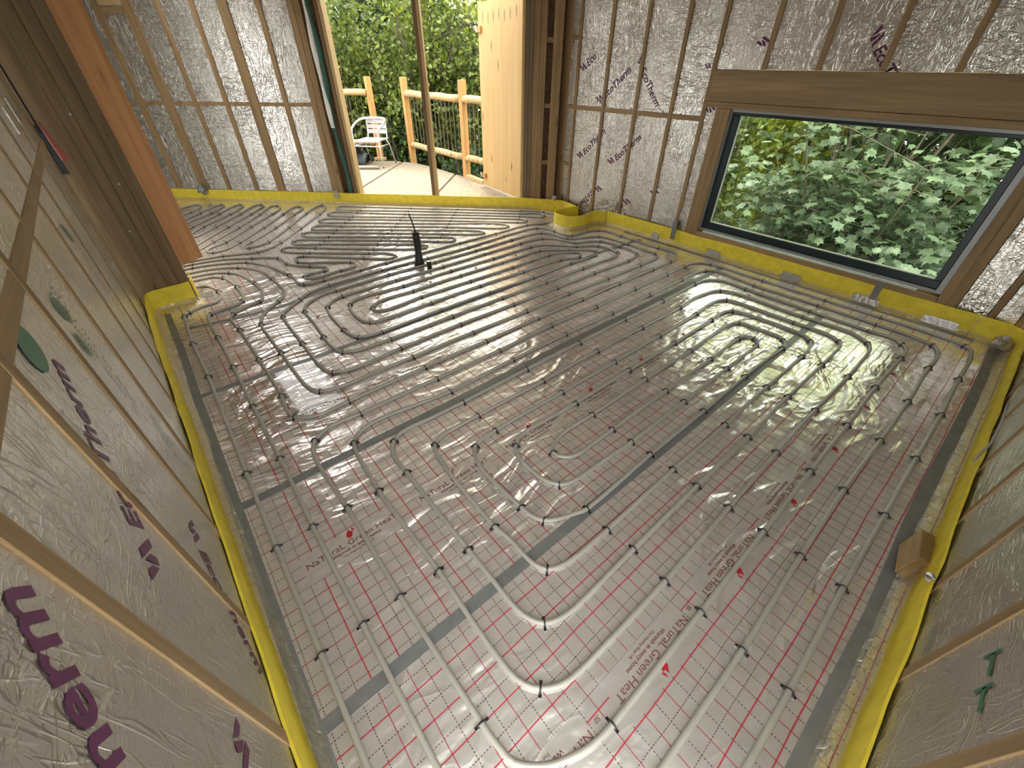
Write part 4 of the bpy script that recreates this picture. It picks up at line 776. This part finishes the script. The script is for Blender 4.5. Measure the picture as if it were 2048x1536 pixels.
# plywood shutter standing open outside the right jamb
sh = thing('plywood_shutter', 'tall pale plywood shutter swung open outside the right door jamb', 'shutter', (4.13, 5.2, 0.03))
a, b = Vector((4.06, 4.70)), Vector((4.197, 5.745)); t = (b - a).normalized(); n2 = Vector((-t.y, t.x))
q = [a, b, b + n2 * -0.022, a + n2 * -0.022]; q.reverse()
bevel(MB().hexa([(p.x, p.y, 0.03) for p in q] + [(p.x, p.y, 2.152) for p in q]).build('panel', 'ply_pale', sh), 0.002, 1)
for z in (1.894, 0.168):
    c = b - t * 0.055 + n2 * 0.012
    q = [c - t * 0.045 - n2 * 0.012, c + t * 0.045 - n2 * 0.012, c + t * 0.045 + n2 * 0.016, c - t * 0.045 + n2 * 0.016]
    hb = MB().hexa([(p.x, p.y, z - 0.03) for p in q] + [(p.x, p.y, z + 0.03) for p in q]).build('hinge_block', 'post_out', sh)
    MB().tube([(*(c + t * 0.04 + n2 * 0.02), z - 0.03), (*(c + t * 0.06 + n2 * 0.03), z + 0.035)], 0.014, 8).build('hinge_bolt', 'metal_end', hb)
for i in range(7):      # row of patched knots near the top
    c = a.lerp(b, 0.12 + i * 0.125) + n2 * 0.001; z = 2.02 - 0.012 * (i % 3)
    v = [(c.x + t.x * 0.016 * math.cos(k * math.pi / 5), c.y + t.y * 0.016 * math.cos(k * math.pi / 5), z + 0.06 * math.sin(k * math.pi / 5)) for k in range(10)]
    mb = MB(); mb.add(v, [tuple(range(10))]); mb.build('knot_patch', 'groove', sh)
wb2 = MB().hexa([(4.22, 5.84, 0.0), (4.32, 5.86, 0.0), (4.38, 6.38, 0.0), (4.29, 6.39, 0.0), (4.22, 5.84, 0.05), (4.32, 5.86, 0.05), (4.38, 6.38, 0.05), (4.29, 6.39, 0.05)]).build('timber_offcut', 'log_x'); tag(wb2, 'pale timber offcut lying on the deck beside the shutter', 'timber')
wb3 = MB().hexa([(3.78, 8.86, 0.0), (3.95, 8.70, 0.0), (4.0, 8.76, 0.0), (3.84, 8.92, 0.0), (3.78, 8.86, 0.045), (3.95, 8.70, 0.045), (4.0, 8.76, 0.045), (3.84, 8.92, 0.045)]).build('timber_offcut', 'log_x'); tag(wb3, 'small timber offcut at the foot of the railing post behind the chair', 'timber')

# aluminium cafe chair
FLf, FRf, BRf, BLf = Vector((3.24, 8.415)), Vector((3.575, 8.013)), Vector((3.971, 8.363)), Vector((3.683, 8.70))
chd = thing('cafe_chair', 'white aluminium cafe chair with slatted back on the deck', 'chair', (3.6, 8.37, 0))
fdir = ((FLf + FRf) / 2 - (BLf + BRf) / 2).normalized(); rdir = (FRf - FLf).normalized()   # forward, and chair's right-hand side in view
cc = (FLf + FRf + BLf + BRf) / 4; hw = 0.245
def cpt(f, r, z): q = cc + fdir * f + rdir * r; return Vector((q.x, q.y, z))
def arcs(pts): return smooth_path([Vector(p) for p in pts], 3)
tr = 0.0125
MB().tube(arcs([cpt(0.25, -hw, 0.56), cpt(0.24, -hw - .01, 0.605), cpt(0.05, -hw - .03, 0.68), cpt(-0.15, -hw, 0.735), cpt(-0.23, -0.10, 0.745), cpt(-0.23, 0.10, 0.745), cpt(-0.15, hw, 0.735), cpt(0.05, hw + .03, 0.68), cpt(0.24, hw + .01, 0.605), cpt(0.25, hw, 0.56)]), 0.018, 10).build('arm_rail', 'alu', chd, True)
for r in (-1, 1):
    lg = MB().tube([cpt(0.25, r * hw, 0.57), cpt(0.255, r * hw, 0.3), cpt(0.262, r * (hw + .012), 0.0)], tr, 8).build('leg', 'alu', chd, True)
    MB().tube([cpt(0.262, r * (hw + .012), 0.014), cpt(0.262, r * (hw + .012), 0.0)], 0.0155, 8).build('rubber_foot', 'grey_fabric', lg)
    lg = MB().tube([cpt(-0.05, r * (hw - .01), 0.42), cpt(-0.13, r * hw, 0.34), cpt(-0.262, r * (hw + .01), 0.0)], tr, 8).build('leg', 'alu', chd, True)
    MB().tube([cpt(-0.257, r * (hw + .01), 0.014), cpt(-0.262, r * (hw + .01), 0.0)], 0.0155, 8).build('rubber_foot', 'grey_fabric', lg)
    MB().tube(arcs([cpt(0.2, r * 0.19, 0.425), cpt(-0.14, r * 0.19, 0.415), cpt(-0.19, r * 0.19, 0.44), cpt(-0.215, r * 0.185, 0.56), cpt(-0.228, r * 0.18, 0.735)]), 0.011, 8).build('back_upright', 'alu', chd, True)
    MB().tube([cpt(0.25, r * hw, 0.345), cpt(-0.13, r * hw, 0.345)], 0.010, 8).build('side_stretcher', 'alu', chd, True)
MB().tube([cpt(0.25, -hw, 0.345), cpt(0.25, hw, 0.345)], 0.010, 8).build('front_stretcher', 'alu', chd, True)
for k in range(5):
    f0 = 0.215 - k * 0.082
    q = [cpt(f0, -0.225, 0), cpt(f0, 0.225, 0), cpt(f0 - 0.07, 0.225, 0), cpt(f0 - 0.07, -0.225, 0)]; q.reverse()
    dz = -0.02 if k == 0 else 0
    MB().hexa([(p.x, p.y, 0.425 + (dz if i in (2, 3) else 0)) for i, p in enumerate(q)] + [(p.x, p.y, 0.438 + (dz if i in (2, 3) else 0)) for i, p in enumerate(q)]).build('seat_slat', 'alu', chd)
for z0, z1, f0 in ((0.50, 0.565, -0.203), (0.58, 0.64, -0.212), (0.655, 0.72, -0.221)):
    pts = [cpt(f0 - 0.018 * (1 - (2 * u - 1) ** 2), -0.195 + 0.39 * u, 0) for u in [i / 6 for i in range(7)]]
    v = []; f = []
    for p in pts:
        for dd in (0, 0.008): q = p + Vector((fdir.x, fdir.y, 0)) * dd; v += [(q.x, q.y, z0), (q.x, q.y, z1)]
    for i in range(6):
        o_ = i * 4
        f += [(o_, o_ + 4, o_ + 5, o_ + 1), (o_ + 2, o_ + 3, o_ + 7, o_ + 6), (o_ + 1, o_ + 5, o_ + 7, o_ + 3), (o_, o_ + 2, o_ + 6, o_ + 4)]
    mb = MB(); mb.add(v, f); mb.build('back_slat', 'alu', chd)
# grey membrane pile, grey tube
fm = thing('folded_membrane', 'dark grey folded membrane heaped on the deck behind the chair', 'membrane', (3.4, 8.75, 0))
def fold(cx, cy, ang, l, w, h0, loops, mat, seed):
    c, s_ = math.cos(ang), math.sin(ang); v = []; f = []; K = 13
    prof = [(-w + 2 * w * i / (K - 1), h0 * (math.sin(math.pi * i / (K - 1)) ** 0.7) + 0.008) for i in range(K)]
    for j in range(6):
        u = -l + 2 * l * j / 5
        for i, (a_, z_) in enumerate(prof):
            a2 = a_ + 0.03 * noise.noise((u * 4, i * .3, seed)); z2 = max(0.004, z_ + 0.03 * noise.noise((u * 5, i * .5, seed + 5)))
            v.append((cx + a2 * c - u * s_, cy + a2 * s_ + u * c, z2))
    for j in range(5):
        for i in range(K - 1): f.append((j * K + i, j * K + i + 1, (j + 1) * K + i + 1, (j + 1) * K + i))
    me = MB(); me.add(v, f); o = me.build('fold', mat, fm, True); m = o.modifiers.new('t', 'SOLIDIFY'); m.thickness = 0.012
fold(3.46, 8.72, 0.72, 0.16, 0.19, 0.16, 1, 'grey_fabric', 1); fold(3.42, 8.75, 0.72, 0.13, 0.14, 0.10, 1, 'grey_fabric', 2)
fold(3.28, 8.85, 0.3, 0.24, 0.22, 0.33, 1, 'grey_fabric', 3); fold(3.12, 8.95, 0.6, 0.2, 0.2, 0.20, 1, 'grey_fabric', 4)
tb = MB().tube([(2.95, 8.41, 0.03), (3.47, 7.99, 0.03)], 0.03, 12); o = tb.build('grey_tube', 'duct_tube', None, True); tag(o, 'grey tube lying on the deck in front of the chair', 'tube')

# ---------------------------------------------------------------- woodland outside
gr = MB(); G = 14
gv = []
for j in range(G + 1):
    for i in range(G + 1):
        x = -12 + 36 * i / G; y = -12 + 36 * j / G
        gv.append((x, y, -2.3 + 0.4 * noise.noise((x * .2, y * .2, 1))))
gr.add(gv, [(j * (G + 1) + i, j * (G + 1) + i + 1, (j + 1) * (G + 1) + i + 1, (j + 1) * (G + 1) + i) for j in range(G) for i in range(G)])
tag(gr.build('ground', 'ground'), kind='structure')

HAZEL = ([(0, 0), (.30, .22), (.42, .5), (.30, .82), (0, 1.08), (-.30, .82), (-.42, .5), (-.30, .22)], [0, .05, .05, .02, -.10, .02, .05, .05])
MAPLE = ([(0, 0), (.18, .12), (.52, .05), (.42, .30), (.68, .55), (.38, .60), (.32, .78), (.14, .72), (0, 1.05), (-.14, .72), (-.32, .78), (-.38, .60), (-.68, .55), (-.42, .30), (-.52, .05), (-.18, .12)],
         [0, .02, .0, .03, -.06, .03, .0, .02, -.10, .02, .0, .03, -.06, .03, .0, .02])
def leaf_verts(shape, size, mw):
    pts, zz = shape
    return [mw @ Vector((x * size, y * size, z * size)) for (x, y), z in zip(pts, zz)]
def leaf_matrix(p, tilt, rnd):
    yaw = rnd.uniform(0, 2 * math.pi); e = Matrix.Rotation(yaw, 4, 'Z') @ Matrix.Rotation(rnd.gauss(-0.35, tilt), 4, 'X') @ Matrix.Rotation(rnd.gauss(0, tilt * 0.7), 4, 'Y')
    return Matrix.Translation(p) @ e
def plant(name, label, cat, base, crown, n_leaf, shape, size, mat, stems=5, seed=1, parts=0, tilt=0.5, spread=0.32, top=None, group=None, sprays=40, flat=0.6, view=None):
    """crown = (cx, cy, z0, z1, rx, ry). Branches rise from the base, leaf sprays hang along them."""
    rnd = random.Random(seed); root = thing(name, label, cat, base, group)
    cx, cy, z0, z1, rx, ry = crown; br = MB(); pts = []
    for s_ in range(stems):
        a = 2 * math.pi * s_ / stems + rnd.uniform(-.4, .4); zt = rnd.uniform(z0 + 0.55 * (z1 - z0), z1)
        tip = Vector((cx + rx * 0.7 * math.cos(a), cy + ry * 0.7 * math.sin(a), zt)); b0 = Vector(base)
        c1 = b0.lerp(tip, 0.4) + Vector((0, 0, 0.3 * (zt - b0.z) * 0.5))
        path = [b0 * (1 - t) ** 2 + c1 * (2 * t * (1 - t)) + tip * t * t for t in [i / 9 for i in range(10)]]
        br.tube(path, [0.034 * (1 - 0.85 * i / 9) for i in range(10)], 6)
        for k in range(sprays // stems):
            t = rnd.uniform(0.25, 1.0); i = min(8, int(t * 9)); o0 = path[i].lerp(path[i + 1], t * 9 - i) if t < 1 else path[9]
            e = Vector((cx + rnd.uniform(-1, 1) * rx, cy + rnd.uniform(-1, 1) * ry, rnd.uniform(z0, z1)))
            e = o0.lerp(e, rnd.uniform(0.35, 0.9)); m_ = o0.lerp(e, 0.5) + Vector((0, 0, 0.12))
            br.tube([o0, m_, e], [0.007, 0.005, 0.002], 4, False); pts += [(m_, 0.6), (e, 1.0), (m_.lerp(e, .5), 0.8)]
    br.build('branches', 'bark', root, True)
    leaves = []
    for i in range(n_leaf):
        c, w = rnd.choice(pts); p = c + Vector((rnd.gauss(0, spread), rnd.gauss(0, spread), rnd.gauss(0, spread * flat)))
        if p.z > z1 + 0.4 or p.z < z0 - 0.5: continue
        if view and view(p): continue
        leaves.append((leaf_matrix(p, tilt, rnd), size * rnd.uniform(0.65, 1.25), p))
    leaves.sort(key=lambda q: q[2].x ** 2 + q[2].y ** 2)
    if parts:
        sh_ = MB(); sh_.add([Vector((x, y, z)) for (x, y), z in zip(*shape)], [tuple(range(len(shape[0])))]); me = sh_.mesh('leaf', M[mat])
        for mw, s_, p in leaves[:parts]: put('leaf', me, root, mw @ Matrix.Scale(s_, 4))
    v = []; f = []; k = len(shape[0])
    for mw, s_, p in leaves[parts:]:
        b0 = len(v); v += [tuple(q) for q in leaf_verts(shape, s_, mw)]; f.append(tuple(range(b0, b0 + k)))
    mb = MB(); mb.v = v; mb.f = f; tag(mb.build('foliage', mat, root), kind='stuff'); return root
def off_deck(p): return p.z > -0.3 and p.x < 4.55 and p.x + p.y < 13.2 or (p.x < 4.75 and p.y < 8.6)
# hazels seen through the door opening
plant('hazel_bush', 'light green hazel bush rising behind the middle of the deck railing', 'tree', (5.6, 9.6, -2.3), (5.3, 9.4, -1.8, 3.5, 1.3, 1.3), 9500, HAZEL, 0.085, 'hazel', 7, 11, 220, 0.7, 0.26, sprays=150, view=off_deck)
plant('hazel_bush', 'yellowish hazel bush behind the chair at the left of the opening', 'tree', (4.4, 11.0, -2.3), (4.3, 10.6, -1.8, 3.6, 1.3, 1.2), 9000, HAZEL, 0.09, 'hazel', 6, 12, 120, 0.7, 0.28, sprays=140, view=off_deck)
plant('hazel_bush', 'broad hazel bush behind the pale plywood shutter', 'tree', (6.6, 8.2, -2.3), (6.4, 8.0, -1.8, 3.5, 1.3, 1.3), 9000, HAZEL, 0.085, 'hazel', 6, 13, 120, 0.7, 0.28, sprays=140, view=off_deck)
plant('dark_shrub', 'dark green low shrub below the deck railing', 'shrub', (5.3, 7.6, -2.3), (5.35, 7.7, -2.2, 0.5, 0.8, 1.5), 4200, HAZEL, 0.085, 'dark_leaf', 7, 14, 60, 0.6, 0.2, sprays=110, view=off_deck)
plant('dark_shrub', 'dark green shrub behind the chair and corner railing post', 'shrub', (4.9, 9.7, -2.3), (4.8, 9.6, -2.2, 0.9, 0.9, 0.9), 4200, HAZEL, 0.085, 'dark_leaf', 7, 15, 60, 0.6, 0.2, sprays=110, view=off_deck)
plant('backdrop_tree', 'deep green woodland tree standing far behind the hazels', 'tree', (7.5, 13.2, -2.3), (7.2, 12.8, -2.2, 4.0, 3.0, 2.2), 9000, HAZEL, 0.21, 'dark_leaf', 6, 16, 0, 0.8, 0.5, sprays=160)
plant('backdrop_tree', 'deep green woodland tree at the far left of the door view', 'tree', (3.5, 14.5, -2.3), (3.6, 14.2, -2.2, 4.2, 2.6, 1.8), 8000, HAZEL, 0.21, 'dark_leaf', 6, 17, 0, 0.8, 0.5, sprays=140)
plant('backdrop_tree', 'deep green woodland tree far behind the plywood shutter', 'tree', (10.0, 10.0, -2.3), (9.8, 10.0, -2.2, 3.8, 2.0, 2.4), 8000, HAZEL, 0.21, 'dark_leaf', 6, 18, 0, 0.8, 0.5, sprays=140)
# sycamores outside the window
plant('sycamore', 'pale green sycamore with broad lobed leaves right outside the window', 'tree', (8.2, 1.6, -3.0), (7.6, 1.7, -1.7, 1.3, 1.1, 1.9), 3400, MAPLE, 0.14, 'maple', 7, 21, 300, 0.42, 0.26, flat=0.35, sprays=120)
plant('sycamore', 'second sycamore with broad lobed leaves behind the lower right of the window', 'tree', (7.4, 0.2, -3.0), (7.0, 0.5, -2.2, 0.2, 0.9, 1.0), 2000, MAPLE, 0.13, 'maple', 5, 22, 120, 0.42, 0.24, flat=0.35, sprays=70)
plant('sun_tint_tree', 'yellow green tree behind the sycamore leaves, sunlight painted into its leaf colour', 'tree', (11.5, 4.2, -3.0), (11.3, 4.0, -2.0, 2.6, 0.9, 2.6), 4200, HAZEL, 0.14, 'sun_tint', 6, 23, 0, 0.8, 0.3, sprays=120)  # stands for sunlit foliage; the sunlight is painted as leaf colour
plant('ivy_trunk_tree', 'mid green tree with a dark trunk at the left of the window view', 'tree', (9.6, 4.9, -3.0), (9.3, 4.6, -2.6, 2.4, 0.9, 1.1), 4200, HAZEL, 0.10, 'hazel', 4, 24, 0, 0.8, 0.22, sprays=120)
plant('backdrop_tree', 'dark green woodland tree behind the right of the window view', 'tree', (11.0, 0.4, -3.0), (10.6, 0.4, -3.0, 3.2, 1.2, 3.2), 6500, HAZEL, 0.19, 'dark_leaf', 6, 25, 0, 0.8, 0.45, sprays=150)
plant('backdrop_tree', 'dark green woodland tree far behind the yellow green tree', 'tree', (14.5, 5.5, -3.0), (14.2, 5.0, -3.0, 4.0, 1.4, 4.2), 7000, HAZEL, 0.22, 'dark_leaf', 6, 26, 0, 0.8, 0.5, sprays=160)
plant('light_filter_sycamore', 'tall airy tree added out of view to filter the sky above the sycamores outside the window', 'tree', (9.6, 2.0, -3.0), (9.3, 1.9, 1.4, 6.8, 1.3, 3.0), 3000, MAPLE, 0.17, 'sun_tint', 7, 27, 0, 0.6, 0.42, flat=0.6, sprays=170)  # crown above the view, added to filter the sky reflected in the floor
plant('light_filter_hazel', 'tall airy tree added to filter and tint the sky above the hazels beyond the deck', 'tree', (7.0, 10.6, -2.3), (6.7, 10.4, 2.8, 7.5, 2.4, 2.0), 1500, HAZEL, 0.15, 'sun_tint', 7, 28, 0, 0.6, 0.42, flat=0.6, sprays=150)  # added for its yellow tint on the sky light reaching the floor
